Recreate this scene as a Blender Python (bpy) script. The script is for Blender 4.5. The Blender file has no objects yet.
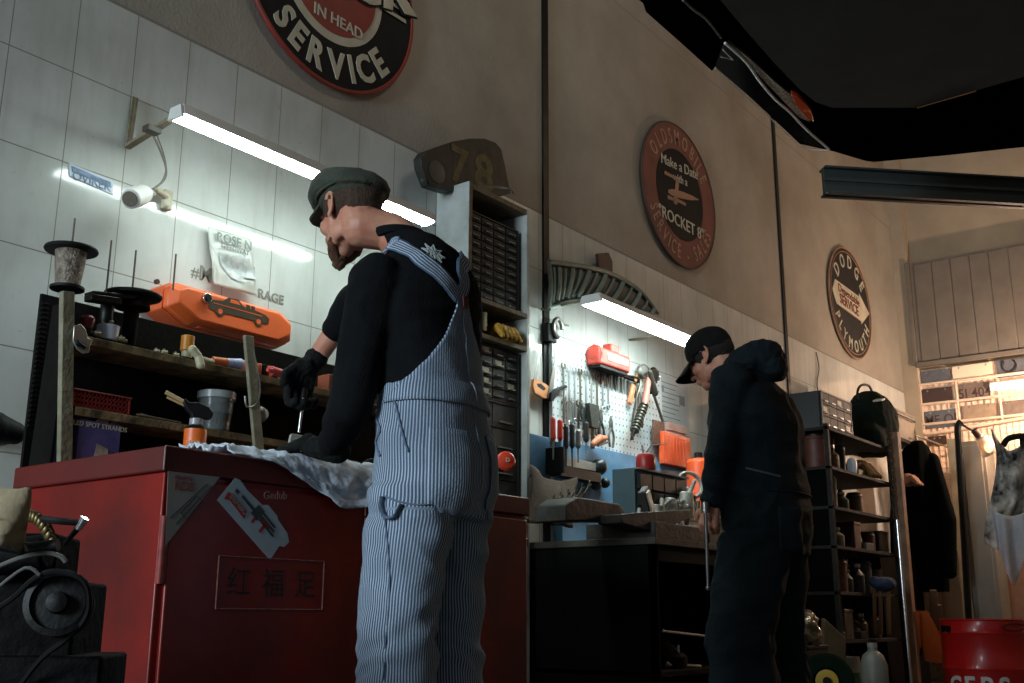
import bpy, bmesh, math, random
from math import sin, cos, pi, sqrt, atan2, radians
from mathutils import Vector, Matrix, noise
from mathutils.bvhtree import BVHTree
random.seed(7)
V = Vector
COL = bpy.context.scene.collection
# ------------------------------------------------------------- camera (solved from the photograph's vanishing points)
FPX, YAW, PITCH, ROLL = 1073.67, radians(37.4847), radians(14.31), radians(.2149)
CAM = V((3.2, 0.0, 0.55))
_f = V((-sin(YAW)*cos(PITCH), cos(YAW)*cos(PITCH), sin(PITCH)))
_r0 = V((cos(YAW), sin(YAW), 0)); _u0 = _r0.cross(_f)
_r = _r0*cos(ROLL) + _u0*sin(ROLL); _u = _u0*cos(ROLL) - _r0*sin(ROLL)
def ray(px, py): return _r*((px-512)/FPX) - _u*((py-341.5)/FPX) + _f
def plane(px, py, ax, val):
    d = ray(px, py); return CAM + d*((val-CAM[ax])/d[ax])
def X(px, py, v): return plane(px, py, 0, v)
def Y(px, py, v): return plane(px, py, 1, v)
def Z(px, py, v): return plane(px, py, 2, v)
def D(px, py, t): return CAM + ray(px, py)*t
def proj(p):
    d = V(p)-CAM; k = d.dot(_f); return (512+FPX*d.dot(_r)/k, 341.5-FPX*d.dot(_u)/k)

cam = bpy.data.objects.new('camera', bpy.data.cameras.new('camera')); COL.objects.link(cam)
cam.matrix_world = Matrix(((_r.x, _u.x, -_f.x, CAM.x), (_r.y, _u.y, -_f.y, CAM.y), (_r.z, _u.z, -_f.z, CAM.z), (0, 0, 0, 1)))
cam.data.sensor_width = 36; cam.data.lens = FPX/1024*36; cam.data.clip_start = .05; cam.data.clip_end = 100
sc = bpy.context.scene; sc.camera = cam
sc.view_settings.view_transform = 'Standard'; sc.view_settings.look = 'None'
sc.view_settings.gamma = 1; sc.view_settings.use_curve_mapping = False; sc.view_settings.exposure = .42

# ------------------------------------------------------------- materials
def lin(c):
    return tuple(((x/255)/12.92 if x/255 <= .04045 else ((x/255+.055)/1.055)**2.4) for x in c)
MATS = {}
def mat(name, rgb, rough=.6, metal=0., var=.25, vscale=8., bump=.0, bscale=40., rgb2=None, emit=0., spec=.5, alpha=1., trans=0., coat=0.):
    """procedural material: noise mixes the colour with a second tone, a second noise gives the bump"""
    if name in MATS: return MATS[name]
    m = bpy.data.materials.new(name); m.use_nodes = True; nt = m.node_tree; b = nt.nodes['Principled BSDF']
    c = lin(rgb); c2 = lin(rgb2) if rgb2 else tuple(x*(1-var) for x in c)
    tc = nt.nodes.new('ShaderNodeTexCoord'); n = nt.nodes.new('ShaderNodeTexNoise')
    n.inputs['Scale'].default_value = vscale; n.inputs['Detail'].default_value = 5; n.inputs['Roughness'].default_value = .6
    nt.links.new(tc.outputs['Object'], n.inputs['Vector'])
    mr = nt.nodes.new('ShaderNodeMapRange'); mr.inputs[1].default_value = .35; mr.inputs[2].default_value = .65
    nt.links.new(n.outputs['Fac'], mr.inputs[0])
    mx = nt.nodes.new('ShaderNodeMix'); mx.data_type = 'RGBA'
    mx.inputs[6].default_value = (*c, 1); mx.inputs[7].default_value = (*c2, 1)
    nt.links.new(mr.outputs[0], mx.inputs[0]); nt.links.new(mx.outputs[2], b.inputs['Base Color'])
    b.inputs['Roughness'].default_value = rough; b.inputs['Metallic'].default_value = metal
    b.inputs['Specular IOR Level'].default_value = spec; b.inputs['Alpha'].default_value = alpha
    b.inputs['Transmission Weight'].default_value = trans; b.inputs['Coat Weight'].default_value = coat
    rr = nt.nodes.new('ShaderNodeMapRange'); rr.inputs[3].default_value = max(rough-.08, .02); rr.inputs[4].default_value = min(rough+.12, 1)
    nt.links.new(n.outputs['Fac'], rr.inputs[0]); nt.links.new(rr.outputs[0], b.inputs['Roughness'])
    if emit:
        b.inputs['Emission Color'].default_value = (*c, 1); b.inputs['Emission Strength'].default_value = emit
    if bump:
        n2 = nt.nodes.new('ShaderNodeTexNoise'); n2.inputs['Scale'].default_value = bscale; n2.inputs['Detail'].default_value = 4
        nt.links.new(tc.outputs['Object'], n2.inputs['Vector'])
        bp = nt.nodes.new('ShaderNodeBump'); bp.inputs['Strength'].default_value = min(bump, 1); bp.inputs['Distance'].default_value = .01
        nt.links.new(n2.outputs['Fac'], bp.inputs['Height']); nt.links.new(bp.outputs[0], b.inputs['Normal'])
    MATS[name] = m; return m

# ------------------------------------------------------------- text glyphs (built-in font) as outlines
_G = {}
def glyphs(s, bold=0.):
    k = (s, bold)
    if k not in _G:
        cu = bpy.data.curves.new('t', 'FONT'); cu.body = s; cu.size = 1; cu.offset = bold; cu.resolution_u = 3
        o = bpy.data.objects.new('t', cu); COL.objects.link(o); bpy.context.view_layer.update()
        me = bpy.data.meshes.new_from_object(o.evaluated_get(bpy.context.evaluated_depsgraph_get()))
        vs = [(v.co.x, v.co.y) for v in me.vertices]; fs = [tuple(p.vertices) for p in me.polygons]
        w = max([v[0] for v in vs], default=.3)
        bpy.data.objects.remove(o); bpy.data.curves.remove(cu); bpy.data.meshes.remove(me)
        _G[k] = (vs, fs, w)
    return _G[k]

def frame(d, ref=V((0, 0, 1))):
    d = d.normalized()
    if abs(d.dot(ref)) > .97: ref = V((1, 0, 0))
    a = d.cross(ref).normalized(); return a, d.cross(a).normalized()

def smooth_path(pts, k=4):
    pts = [V(p) for p in pts]; out = []
    for i in range(len(pts)-1):
        p0 = pts[max(i-1, 0)]; p1 = pts[i]; p2 = pts[i+1]; p3 = pts[min(i+2, len(pts)-1)]
        for j in range(k):
            t = j/k; out.append(.5*((2*p1)+(p2-p0)*t+(2*p0-5*p1+4*p2-p3)*t*t+(3*p1-p0-3*p2+p3)*t**3))
    out.append(pts[-1]); return out

class MB:
    """collects shapes in world space; build() links them as one mesh object"""
    def __init__(s): s.v = []; s.f = []
    def add(s, vs, fs):
        n = len(s.v); s.v += [V(v) for v in vs]; s.f += [tuple(i+n for i in f) for f in fs]; return s
    def box(s, x0, x1, y0, y1, z0, z1):
        return s.add([(x, y, z) for z in (z0, z1) for y in (y0, y1) for x in (x0, x1)],
                     [(0, 2, 3, 1), (4, 5, 7, 6), (0, 1, 5, 4), (2, 6, 7, 3), (0, 4, 6, 2), (1, 3, 7, 5)])
    def obox(s, c, ax, sx, sy, sz, ref=V((0, 0, 1))):
        """box centred at c, long side sx along ax"""
        a = V(ax).normalized(); b, d = frame(a, ref); c = V(c)
        return s.add([c+a*(i*sx/2)+b*(j*sy/2)+d*(k*sz/2) for k in (-1, 1) for j in (-1, 1) for i in (-1, 1)],
                     [(0, 2, 3, 1), (4, 5, 7, 6), (0, 1, 5, 4), (2, 6, 7, 3), (0, 4, 6, 2), (1, 3, 7, 5)])
    def tube(s, pts, r, n=8, caps=True, ref=V((0, 0, 1)), flat=1.):
        pts = [V(p) for p in pts]; R = r if isinstance(r, (list, tuple)) else [r]*len(pts); rings = []
        a = None
        for i, p in enumerate(pts):
            d = (pts[min(i+1, len(pts)-1)]-pts[max(i-1, 0)]).normalized()
            if a is None: a, b = frame(d, ref)
            else:
                a = (a-d*a.dot(d)).normalized(); b = d.cross(a)
            rings.append([p+a*(cos(2*pi*j/n)*R[i])+b*(sin(2*pi*j/n)*R[i]*flat) for j in range(n)])
        return s.loft(rings, caps)
    def loft(s, rings, caps=True):
        n = len(rings[0]); vs = [p for r in rings for p in r]; fs = []
        for i in range(len(rings)-1):
            for j in range(n):
                k = (j+1) % n; fs.append((i*n+j, i*n+k, (i+1)*n+k, (i+1)*n+j))
        if caps: fs.append(tuple(range(n))[::-1]); fs.append(tuple(range((len(rings)-1)*n, len(rings)*n)))
        return s.add(vs, fs)
    def cyl(s, p0, p1, r0, r1=None, n=20, caps=True):
        return s.tube([p0, p1], [r0, r0 if r1 is None else r1], n, caps)
    def lathe(s, prof, base, axis=(0, 0, 1), n=24):
        base = V(base); axis = V(axis).normalized(); a, b = frame(axis)
        return s.loft([[base+axis*h+a*(cos(2*pi*j/n)*max(r, 1e-4))+b*(sin(2*pi*j/n)*max(r, 1e-4)) for j in range(n)] for r, h in prof], True)
    def ell(s, c, rad, M=None, n=16, m=10):
        c = V(c); M = M or Matrix.Identity(3); rings = []
        for i in range(1, m):
            t = pi*i/m
            rings.append([c+M@V((rad[0]*sin(t)*cos(2*pi*j/n), rad[1]*sin(t)*sin(2*pi*j/n), rad[2]*cos(t))) for j in range(n)])
        rings = [[c+M@V((rad[0]*.01*cos(2*pi*j/n), rad[1]*.01*sin(2*pi*j/n), rad[2])) for j in range(n)]]+rings+[[c+M@V((rad[0]*.01*cos(2*pi*j/n), rad[1]*.01*sin(2*pi*j/n), -rad[2])) for j in range(n)]]
        return s.loft(rings[::-1])
    def chain(s, pr, n=14):
        """rounded tapered limb through (point, radius) pairs"""
        for i in range(len(pr)-1):
            (p, r), (q, t) = pr[i], pr[i+1]; p = V(p); q = V(q); s.cyl(p, q, r, t, n)
        for p, r in pr: s.ell(p, (r, r, r), n=n, m=8)
        return s
    def prism(s, pts, off):
        pts = [V(p) for p in pts]; off = V(off); n = len(pts)
        return s.add(pts+[p+off for p in pts], [tuple(range(n))[::-1], tuple(range(n, 2*n))]+[(i, (i+1) % n, n+(i+1) % n, n+i) for i in range(n)])
    def grid(s, fn, nu, nv):
        vs = [fn(i/nu, j/nv) for j in range(nv+1) for i in range(nu+1)]; w = nu+1
        return s.add(vs, [(j*w+i, j*w+i+1, (j+1)*w+i+1, (j+1)*w+i) for j in range(nv) for i in range(nu)])
    def text(s, t, o, u, v, size, depth=.002, align='C', bold=0., wide=1.):
        vs, fs, w = glyphs(t, bold); o = V(o); u = V(u).normalized()*size*wide; v = V(v).normalized()*size
        nrm = u.cross(v).normalized(); dx = {'C': -w/2, 'L': 0, 'R': -w}[align]
        base = [o+u*(x+dx)+v*y for x, y in vs]; n = len(base)
        cnt = {}
        for f in fs:
            for i in range(len(f)):
                e = (f[i], f[(i+1) % len(f)]); cnt[e] = 1
        side = [(a, b, b+n, a+n) for (a, b) in cnt if (b, a) not in cnt]
        return s.add(base+[p+nrm*depth for p in base], [tuple(i+n for i in f) for f in fs]+[tuple(f[::-1]) for f in fs]+side)
    def arc_text(s, t, c, u, v, R, size, mid, top=True, span=None, depth=.002, bold=0., wide=1., track=1.):
        """letters along a circle; mid = angle of the middle, degrees from u towards v"""
        c = V(c); u = V(u); v = V(v); ws = [(glyphs(ch, bold)[2]*wide if ch != ' ' else .3)*size*track+size*.1 for ch in t]; tot = sum(ws)
        if span: k_ = radians(span)*R/(tot-ws[0]/2-ws[-1]/2); ws = [w*k_ for w in ws]; tot = sum(ws); mid += (ws[0]-ws[-1])/2/R/2*57.3*(1 if top else -1)
        a = radians(mid)+(tot/R/2 if top else -tot/R/2)
        for ch, w in zip(t, ws):
            a += -w/R/2 if top else w/R/2
            if ch != ' ':
                rad = u*cos(a)+v*sin(a); tan = (u*sin(a)-v*cos(a)) if top else (-u*sin(a)+v*cos(a)); up = rad if top else -rad
                s.text(ch, c+rad*R-up*size*.35, tan, up, size, depth, 'C', bold, wide)
            a += -w/R/2 if top else w/R/2
        return s
    def build(s, name, m, parent=None, bevel=0., smooth=35, base=None):
        me = bpy.data.meshes.new(name)
        if parent is not None: o0 = ORG[parent.name]
        elif base is not None: o0 = V(base)
        else:
            xs = [p.x for p in s.v]; ys = [p.y for p in s.v]; o0 = V(((min(xs)+max(xs))/2, (min(ys)+max(ys))/2, min(p.z for p in s.v)))
        me.from_pydata([tuple(p-o0) for p in s.v], [], s.f); me.validate()
        bm = bmesh.new(); bm.from_mesh(me); bmesh.ops.recalc_face_normals(bm, faces=bm.faces); bm.to_mesh(me); bm.free()
        me.polygons.foreach_set('use_smooth', [True]*len(me.polygons)); me.set_sharp_from_angle(angle=radians(smooth))
        o = bpy.data.objects.new(name, me); COL.objects.link(o); ORG[o.name] = o0
        if parent is not None: o.parent = parent
        else: o.location = o0
        if m: me.materials.append(m)
        if bevel:
            b = o.modifiers.new('bevel', 'BEVEL'); b.width = bevel; b.segments = 2; b.limit_method = 'ANGLE'; b.angle_limit = radians(40)
        return o
ORG = {}
def tag(o, label, cat, group=None):
    o['label'] = label; o['category'] = cat
    if group: o['group'] = group
    return o
def thing(name, label, cat, loc, group=None):
    o = bpy.data.objects.new(name, None); COL.objects.link(o); o.location = V(loc); ORG[o.name] = V(loc); o.empty_display_size = .05
    return tag(o, label, cat, group)
def struct(o): o['kind'] = 'structure'; return o
def dup(root, loc, rotz=None, label=None, group=None):
    r = root.copy(); COL.objects.link(r); r.location = V(loc)
    if rotz is not None: r.rotation_euler = (root.rotation_euler[0], root.rotation_euler[1], rotz)
    if label: r['label'] = label
    if group: r['group'] = group
    for ch in list(root.children):
        c = ch.copy(); COL.objects.link(c); c.parent = r
        for g in ch.children:
            d = g.copy(); COL.objects.link(d); d.parent = c
    return r
def evalmesh(o):
    bpy.context.view_layer.update()
    me = bpy.data.meshes.new_from_object(o.evaluated_get(bpy.context.evaluated_depsgraph_get())); return me
def fuse(mb, name, m, parent, voxel=.006, smooth=4, disp=None, factor=.5):
    """grow one continuous skin over the shapes collected in mb"""
    o = mb.build(name, None, parent, smooth=180)
    r = o.modifiers.new('r', 'REMESH'); r.mode = 'VOXEL'; r.voxel_size = voxel
    if smooth:
        k = o.modifiers.new('s', 'SMOOTH'); k.factor = factor; k.iterations = smooth
    me = evalmesh(o); o.modifiers.clear(); old = o.data; o.data = me; bpy.data.meshes.remove(old); me.name = name
    if disp:
        o0 = ORG[o.name]; ns = [v.normal.copy() for v in me.vertices]
        for v, n in zip(me.vertices, ns): v.co = v.co + n*disp(v.co+o0)
    me.polygons.foreach_set('use_smooth', [True]*len(me.polygons)); me.materials.clear(); me.materials.append(m)
    return o
def bvh(*objs):
    vs = []; fs = []
    for o in objs:
        n = len(vs); o0 = ORG[o.name]; vs += [v.co+o0 for v in o.data.vertices]; fs += [tuple(i+n for i in p.vertices) for p in o.data.polygons]
    return BVHTree.FromPolygons(vs, fs)
# ============================================================= THE ROOM
def wall_material():
    """glossy stacked tiles up to 2.66 m, rough painted panels above, joints as recessed grout"""
    m = bpy.data.materials.new('tiled_wall'); m.use_nodes = True; nt = m.node_tree; L = nt.links.new; b = nt.nodes['Principled BSDF']
    g = nt.nodes.new('ShaderNodeNewGeometry'); sp = nt.nodes.new('ShaderNodeSeparateXYZ'); L(g.outputs['Position'], sp.inputs[0])
    def M(op, a, c=None, d=None):
        n = nt.nodes.new('ShaderNodeMath'); n.operation = op
        for i, q in enumerate((a, c, d)):
            if q is None: continue
            if isinstance(q, (int, float)): n.inputs[i].default_value = q
            else: L(q, n.inputs[i])
        return n.outputs[0]
    y, z = sp.outputs['Y'], sp.outputs['Z']
    low = M('LESS_THAN', z, 2.662)
    dz = M('PINGPONG', M('SUBTRACT', z, 2.66), .1635)          # rows of 0.327
    dy = M('PINGPONG', M('SUBTRACT', y, 1.716), .112)          # columns of 0.224
    jl = M('MAXIMUM', M('LESS_THAN', dz, .0022), M('LESS_THAN', dy, .0018))
    dz2 = M('ABSOLUTE', M('SUBTRACT', M('ADD', z, M('MULTIPLY', y, 0)), 2.93)); dzt = M('ABSOLUTE', M('SUBTRACT', z, 2.66))
    dz3 = M('ABSOLUTE', M('SUBTRACT', z, 4.35))
    ju = M('MAXIMUM', M('LESS_THAN', dzt, .006), M('MULTIPLY', M('LESS_THAN', dz3, .005), 1))
    joint = M('MAXIMUM', M('MULTIPLY', jl, low), ju)
    def noise_(scale, det=6, rough=.6, lo=.35, hi=.65, stretch=None):
        n = nt.nodes.new('ShaderNodeTexNoise'); n.inputs['Scale'].default_value = scale; n.inputs['Detail'].default_value = det; n.inputs['Roughness'].default_value = rough
        if stretch:
            mp = nt.nodes.new('ShaderNodeMapping'); mp.inputs['Scale'].default_value = stretch; L(g.outputs['Position'], mp.inputs[0]); L(mp.outputs[0], n.inputs['Vector'])
        else: L(g.outputs['Position'], n.inputs['Vector'])
        r = nt.nodes.new('ShaderNodeMapRange'); r.inputs[1].default_value = lo; r.inputs[2].default_value = hi; L(n.outputs['Fac'], r.inputs[0]); return r.outputs[0]
    def mix(f, a, c):
        n = nt.nodes.new('ShaderNodeMix'); n.data_type = 'RGBA'; L(f, n.inputs[0])
        for k, q in ((6, a), (7, c)):
            if isinstance(q, tuple): n.inputs[k].default_value = (*lin(q), 1)
            else: L(q, n.inputs[k])
        return n.outputs[2]
    tile = mix(noise_(2.3), (212, 215, 210), (192, 195, 188)); tile = mix(M('MULTIPLY', noise_(26, 3, .7, .66, .78), .5), tile, (140, 132, 116))
    tile = mix(M('MULTIPLY', noise_(3.0, 5, .6, .5, .8, (1, 3, .5)), .35), tile, (140, 132, 116))
    up = mix(noise_(1.1), (164, 159, 148), (138, 131, 118)); up = mix(M('MULTIPLY', noise_(6, 6, .7, .5, .8), .5), up, (150, 138, 120))
    c = mix(low, up, tile); c = mix(joint, c, (134, 130, 120)); L(c, b.inputs['Base Color'])
    rt = nt.nodes.new('ShaderNodeMapRange'); L(noise_(5, 4), rt.inputs[0]); rt.inputs[3].default_value = .07; rt.inputs[4].default_value = .15
    r = M('ADD', M('MULTIPLY', low, rt.outputs[0]), M('MULTIPLY', M('SUBTRACT', 1, low), .75)); L(M('MAXIMUM', r, M('MULTIPLY', joint, .8)), b.inputs['Roughness'])
    h = M('SUBTRACT', M('MULTIPLY', noise_(1.8, 2), .25), joint); bp = nt.nodes.new('ShaderNodeBump'); bp.inputs['Strength'].default_value = .22; bp.inputs['Distance'].default_value = .004
    L(h, bp.inputs['Height']); bp2 = nt.nodes.new('ShaderNodeBump'); bp2.inputs['Strength'].default_value = .25; bp2.inputs['Distance'].default_value = .004
    L(M('MULTIPLY', noise_(60, 4), M('SUBTRACT', 1, low)), bp2.inputs['Height']); L(bp.outputs[0], bp2.inputs['Normal']); L(bp2.outputs[0], b.inputs['Normal'])
    return m
WALL = wall_material()
plaster = mat('back_plaster', (176, 160, 136), .8, var=.2, vscale=2, bump=.15, bscale=30)
concrete = mat('floor_concrete', (84, 80, 74), .55, var=.35, vscale=3, bump=.2)
darkroof = mat('dark_roof', (26, 25, 23), .9)
struct(MB().box(-.2, 0, -2, 10.75, 0, 6).build('wall_left', WALL))
struct(MB().box(-.2, 9.2, 10.55, 10.75, 0, 6).build('wall_back', plaster))
struct(MB().box(9, 9.2, -2, 10.75, 0, 6).build('wall_right', plaster))
struct(MB().box(-.2, 9.2, -2, 10.75, -.1, 0).build('floor', concrete))
struct(MB().box(-.2, 9.2, -2, 10.75, 6, 6.1).build('ceiling', darkroof))
steel_dark = mat('dark_steel', (30, 32, 31), .45, .6, var=.3, bump=.1)
black = mat('black', (12, 12, 12), .6, var=.2, spec=.25)
chrome = mat('chrome', (215, 215, 215), .18, 1., var=.1)
steel = mat('worn_steel', (150, 148, 142), .35, .9, var=.35, vscale=20, bump=.1)
struct(MB().box(0, .012, 4.435, 4.485, 0, 6).build('trim_1', steel_dark))
struct(MB().box(0, .012, 7.61, 7.655, 0, 6).build('trim_2', steel_dark))
# corner pilaster and back-wall parts (roller shutter box, backlit grid window with plates)
YB = 10.55
struct(MB().box(0, .14, YB-.12, YB, 0, 6).build('trim_3', plaster))
shut = mat('shutter_paint', (120, 110, 98), .55, var=.2, vscale=5)
s0 = Y(900, 265, YB-.12); s1 = Y(915, 366, YB-.12)
sd = MB().box(.16, 4.6, YB-.12, YB-.001, s1.z, s0.z)
x = .2
while x < 4.5:
    sd.box(x, x+.165, YB-.128, YB-.119, s1.z+.03, s0.z-.03); x += .175
sd.box(.14, 4.6, YB-.15, YB-.11, s1.z-.02, s1.z+.025); sd.box(.12, .16, YB-.15, YB-.1, s1.z, s0.z)
struct(sd.build('door_1', shut, bevel=.004))
# backlit translucent window: frame + panes
glow = mat('frosted_pane', (255, 230, 206), .5, var=.12, vscale=3, emit=.0, rgb2=(248, 216, 188))
wz0, wz1 = 1.2, s1.z-.03
struct(MB().box(.15, 4.6, YB-.02, YB-.002, wz0, wz1).build('window_1', glow))
grid = mat('cream_grid', (232, 210, 186), .5, var=.15)
gb = MB(); zz = wz0
while zz < wz1: gb.box(.15, 4.6, YB-.035, YB-.025, zz, zz+.004); zz += .055
xx = .16
while xx < 4.6: gb.box(xx, xx+.004, YB-.04, YB-.03, wz0, wz1); xx += .055
fr = MB().box(.11, .15, YB-.07, YB-.0, wz0-.3, wz1).box(.25, 4.6, YB-.07, YB-.01, wz0-.05, wz0+.01)
struct(gb.build('window_2', grid)); struct(fr.build('trim_4', grid, bevel=.004))
# ------------------------------------------------------------- lights that hang in the room
led2 = mat('led_diffuser_wide', (224, 243, 242), .4, var=0., emit=34.)
led = mat('led_diffuser', (224, 243, 240), .4, var=0., emit=29.)
whitepaint = mat('white_enamel', (205, 205, 198), .4, var=.15, vscale=6)
def tube_light(lbl, x, y0, y1, z, w, E, arms, parent_name='tube_light', lw=None):
    t = thing(parent_name, lbl, 'light', (x, y0, z), None)
    h = MB(); prof = [(-w/2, 0), (w/2, 0), (w/2*.72, .038), (-w/2*.72, .038)]
    h.loft([[V((x+a, yy, z+b)) for a, b in prof] for yy in (y0, y1)]); h.build('housing', whitepaint, t, bevel=.003)
    for yy, s in ((y0, -1), (y1, 1)):
        MB().loft([[V((x+a*1.04, yy+q, z-.012+b*1.15)) for a, b in prof] for q in (-.012*(s < 0) - 0.0, .012*(s > 0))]).build('end_cap', whitepaint, t, bevel=.002)
    r = w/2*.9; MB().loft([[V((x+r*cos(a), yy, z-.001-r*.45*sin(a))) for a in [pi*i/8 for i in range(9)]] for yy in (y0+.004, y1-.004)]).build('diffuser', E, t)
    a = MB()
    for p0, p1, th in arms: a.obox((V(p0)+V(p1))/2, V(p1)-V(p0), (V(p1)-V(p0)).length, th, th*.5)
    if arms: a.build('bracket', mat('old_bracket', (128, 118, 96), .6, .2, var=.4, vscale=20), t)
    return t
w0 = X(127, 147, .01); 
l1 = tube_light('long white LED tube light on wall arms, above the orange case and flat cap', .368, 1.89, 3.117, 2.13, .075, led,
    [(w0, (.34, 1.93, 2.17), .024), (w0, X(134, 97, .01), .012), (X(130, 146, .012), X(137, 98, .015), .01), ((.01, 3.0, 2.2), (.34, 3.0, 2.165), .02)])
MB().obox(X(152, 130, .23), (0, 1, 0), .05, .035, .02).build('clip', mat('dark_clip', (60, 54, 44), .5), l1)
l2 = tube_light('shorter, wider white LED tube light above the pegboard bench', .36, 4.36, 5.46, 2.085, .135, led2,
    [((.01, 4.42, 2.115), (.33, 4.40, 2.11), .02), ((.01, 5.3, 2.13), (.33, 5.3, 2.11), .02)])
# cord from the first light to the spotlight on the wall
tag(MB().tube(smooth_path([X(152, 133, .19), X(160, 150, .12), X(166, 168, .08), X(164, 180, .06), X(153, 189, .06)]), .004).tube(smooth_path([X(156, 133, .19), X(163, 152, .10), X(166, 170, .07), X(160, 184, .05), X(150, 190, .06)]), .003).build('cord', mat('cord_grey', (120, 116, 104), .6)),
    'thin twin cord hanging from the first tube light to the white wall spotlight', 'cord')
sp = thing('wall_spotlight', 'small white cylindrical spotlight on the tiles left of the orange case', 'spotlight', X(140, 195, .02))
c0, c1 = X(130, 199, .17), X(157, 189, .07)
MB().lathe([(.030, 0), (.034, .004), (.036, .05), (.034, .10), (.026, .125), (.012, .13)], c0, c1-c0).build('lamp_body', whitepaint, sp, bevel=.001)
MB().lathe([(.026, -.003), (.026, .002)], c0, c1-c0).build('lens', mat('lens_grey', (105, 98, 84), .25), sp)
MB().chain([(X(157, 190, .05), .012), (X(166, 197, .02), .014), (X(166, 205, .02), .012)]).obox(X(167, 200, .012), (0, 0, 1), .07, .035, .02).build('mount', mat('mount_ivory', (190, 182, 158), .5), sp)
# warm worklights near the back, added unseen fills above and behind the camera
def area(name, loc, rot, size, sy, power, col):
    l = bpy.data.lights.new(name, 'AREA'); l.shape = 'RECTANGLE'; l.size = size; l.size_y = sy; l.energy = power; l.color = col
    o = bpy.data.objects.new(name, l); COL.objects.link(o); o.location = loc; o.rotation_euler = rot; return o
def aim(loc, to): return (V(to)-V(loc)).to_track_quat('-Z', 'Y').to_euler()
def pt(name, loc, power, col, r=.05, spot=None, to=None):
    l = bpy.data.lights.new(name, 'SPOT' if spot else 'POINT'); l.energy = power; l.color = col; l.shadow_soft_size = r
    if spot: l.spot_size = radians(spot); l.spot_blend = .6
    o = bpy.data.objects.new(name, l); COL.objects.link(o); o.location = loc
    if to: o.rotation_euler = aim(loc, to)
    return o
WARM = (1., .68, .46)
area('back_bay_lamp', (3.2, 9.0, 5.3), aim((3.2, 9.0, 5.3), (.0, 9.6, 1.6)), .5, .5, 20, WARM)
pt('clamp_bulb', (1.45, 9.7, 2.3), 80, (1., .70, .51), .06)
area('upper_wall_fill', (2.1, 4.0, 5.9), aim((2.1, 4.0, 5.9), (0, 4.5, 2.5)), 1.2, .4, 18, (1., .89, .74))  # added warm fill for the upper wall, no lamp is seen there
area('rear_cool_fill', (1.15, -4.4, 2.1), aim((1.15, -4.4, 2.1), (.9, 3.0, 1.3)), 1.2, 2.0, 255, (.76, .90, 1.))  # added cool fill panel behind the camera, stands in for daylight
w = bpy.data.worlds.new('world'); sc.world = w; w.use_nodes = True; w.node_tree.nodes['Background'].inputs[0].default_value = (.55, .65, .8, 1); w.node_tree.nodes['Background'].inputs[1].default_value = .10

# ============================================================= SIGNS
def disc(c, R, x0, x1, n=72):
    return MB().loft([[V((x, c[0]+R*cos(2*pi*i/n), c[1]+R*sin(2*pi*i/n))) for i in range(n)] for x in (x0, x1)])
U, W = V((0, 1, 0)), V((0, 0, 1))
def ringtrim(c, R, r, x):
    return MB().tube([V((x, c[0]+R*cos(2*pi*i/72), c[1]+R*sin(2*pi*i/72))) for i in range(73)], r, 6)
sblack = mat('sign_black', (19, 21, 20), .7, var=.3, vscale=6, spec=.2); sred = mat('sign_red', (140, 44, 30), .55, var=.3, vscale=6)
scream = mat('sign_cream', (196, 190, 168), .55, var=.25, vscale=8); sbrown = mat('sign_brown', (62, 44, 34), .6, var=.3)
c = (2.847, 3.263); R = .505
s = disc(c, R, .005, .02).build('service_sign', sblack, base=(0, c[0], c[1]-R)); tag(s, 'round black, cream and red sign reading SERVICE, nearest, cut by the top of the picture', 'sign')
ringtrim(c, R, .011, .016).build('rim', sred, s)
disc(c, .300, .019, .0215).build('inner_ring', scream, s); disc(c, .258, .021, .0235).build('red_field', sred, s)
o = V((.021, c[0], c[1]))
MB().arc_text('SERVICE', o, U, W, .40, .175, -87, False, span=87, depth=.003, bold=.034, wide=.85).arc_text('AUTHORIZED', o, U, W, .40, .13, 90, True, depth=.003, bold=.02).build('ring_lettering', scream, s)
MB().text('IN HEAD', V((.024, c[0]+.035, c[1]-.215)), V((0, 1, .0)), W, .075, .002, bold=.012).text('VALVE', V((.024, c[0], c[1]+.13)), U, W, .075, .002, bold=.01).build('small_lettering', scream, s)
MB().text('Buick', V((.0245, c[0]+.04, c[1]-.05)), V((0, 1, .26)), W, .44, .004, bold=.045).build('script_shadow', sblack, s)
MB().text('Buick', V((.029, c[0]+.04, c[1]-.05)), V((0, 1, .26)), W, .44, .003, bold=.025).build('script', scream, s)
fl = MB()
for k in range(3):
    z = c[1]+.10-.05*k; fl.add([(.026, c[0]+.30+.0*k, z), (.026, c[0]+.48-.01*k, z+.0), (.026, c[0]+.48-.012*k, z+.018), (.026, c[0]+.29, z+.018)], [(0, 1, 2, 3)])
fl.build('speed_lines', scream, s)
c = (5.976, 3.262); R = .495
s = disc(c, R, .005, .022).build('dealer_sign', mat('sign_rust_red', (112, 44, 34), .55, var=.35, vscale=7), base=(0, c[0], c[1]-R)); tag(s, 'round rust-red sign with black centre and a rocket, between the two dark wall strips', 'sign')
ringtrim(c, R, .010, .018).build('rim', sbrown, s); disc(c, .315, .021, .025).build('black_field', sblack, s)
o = V((.023, c[0], c[1])); tan_ = mat('sign_tan', (168, 128, 100), .6, var=.3)
MB().arc_text('OLDSMOBILE', o, U, W, .405, .15, 90.5, True, span=113, depth=.003, bold=.008, wide=.62).arc_text('SERVICE - SALES', o, U, W, .405, .145, -89, False, span=126, depth=.003, bold=.008, wide=.6).build('ring_lettering', tan_, s)
o = V((.026, c[0], c[1])); tl = V((0, 1, .10))
MB().text('Make a Date', o+W*.17, tl, W, .10, .002, bold=.006).text('with a', o+W*.085, tl, W, .08, .002, bold=.006).text('"ROCKET 8"', o-W*.235, V((0, 1, 0)), W, .115, .002, bold=.006).build('small_lettering', scream, s)
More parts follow.
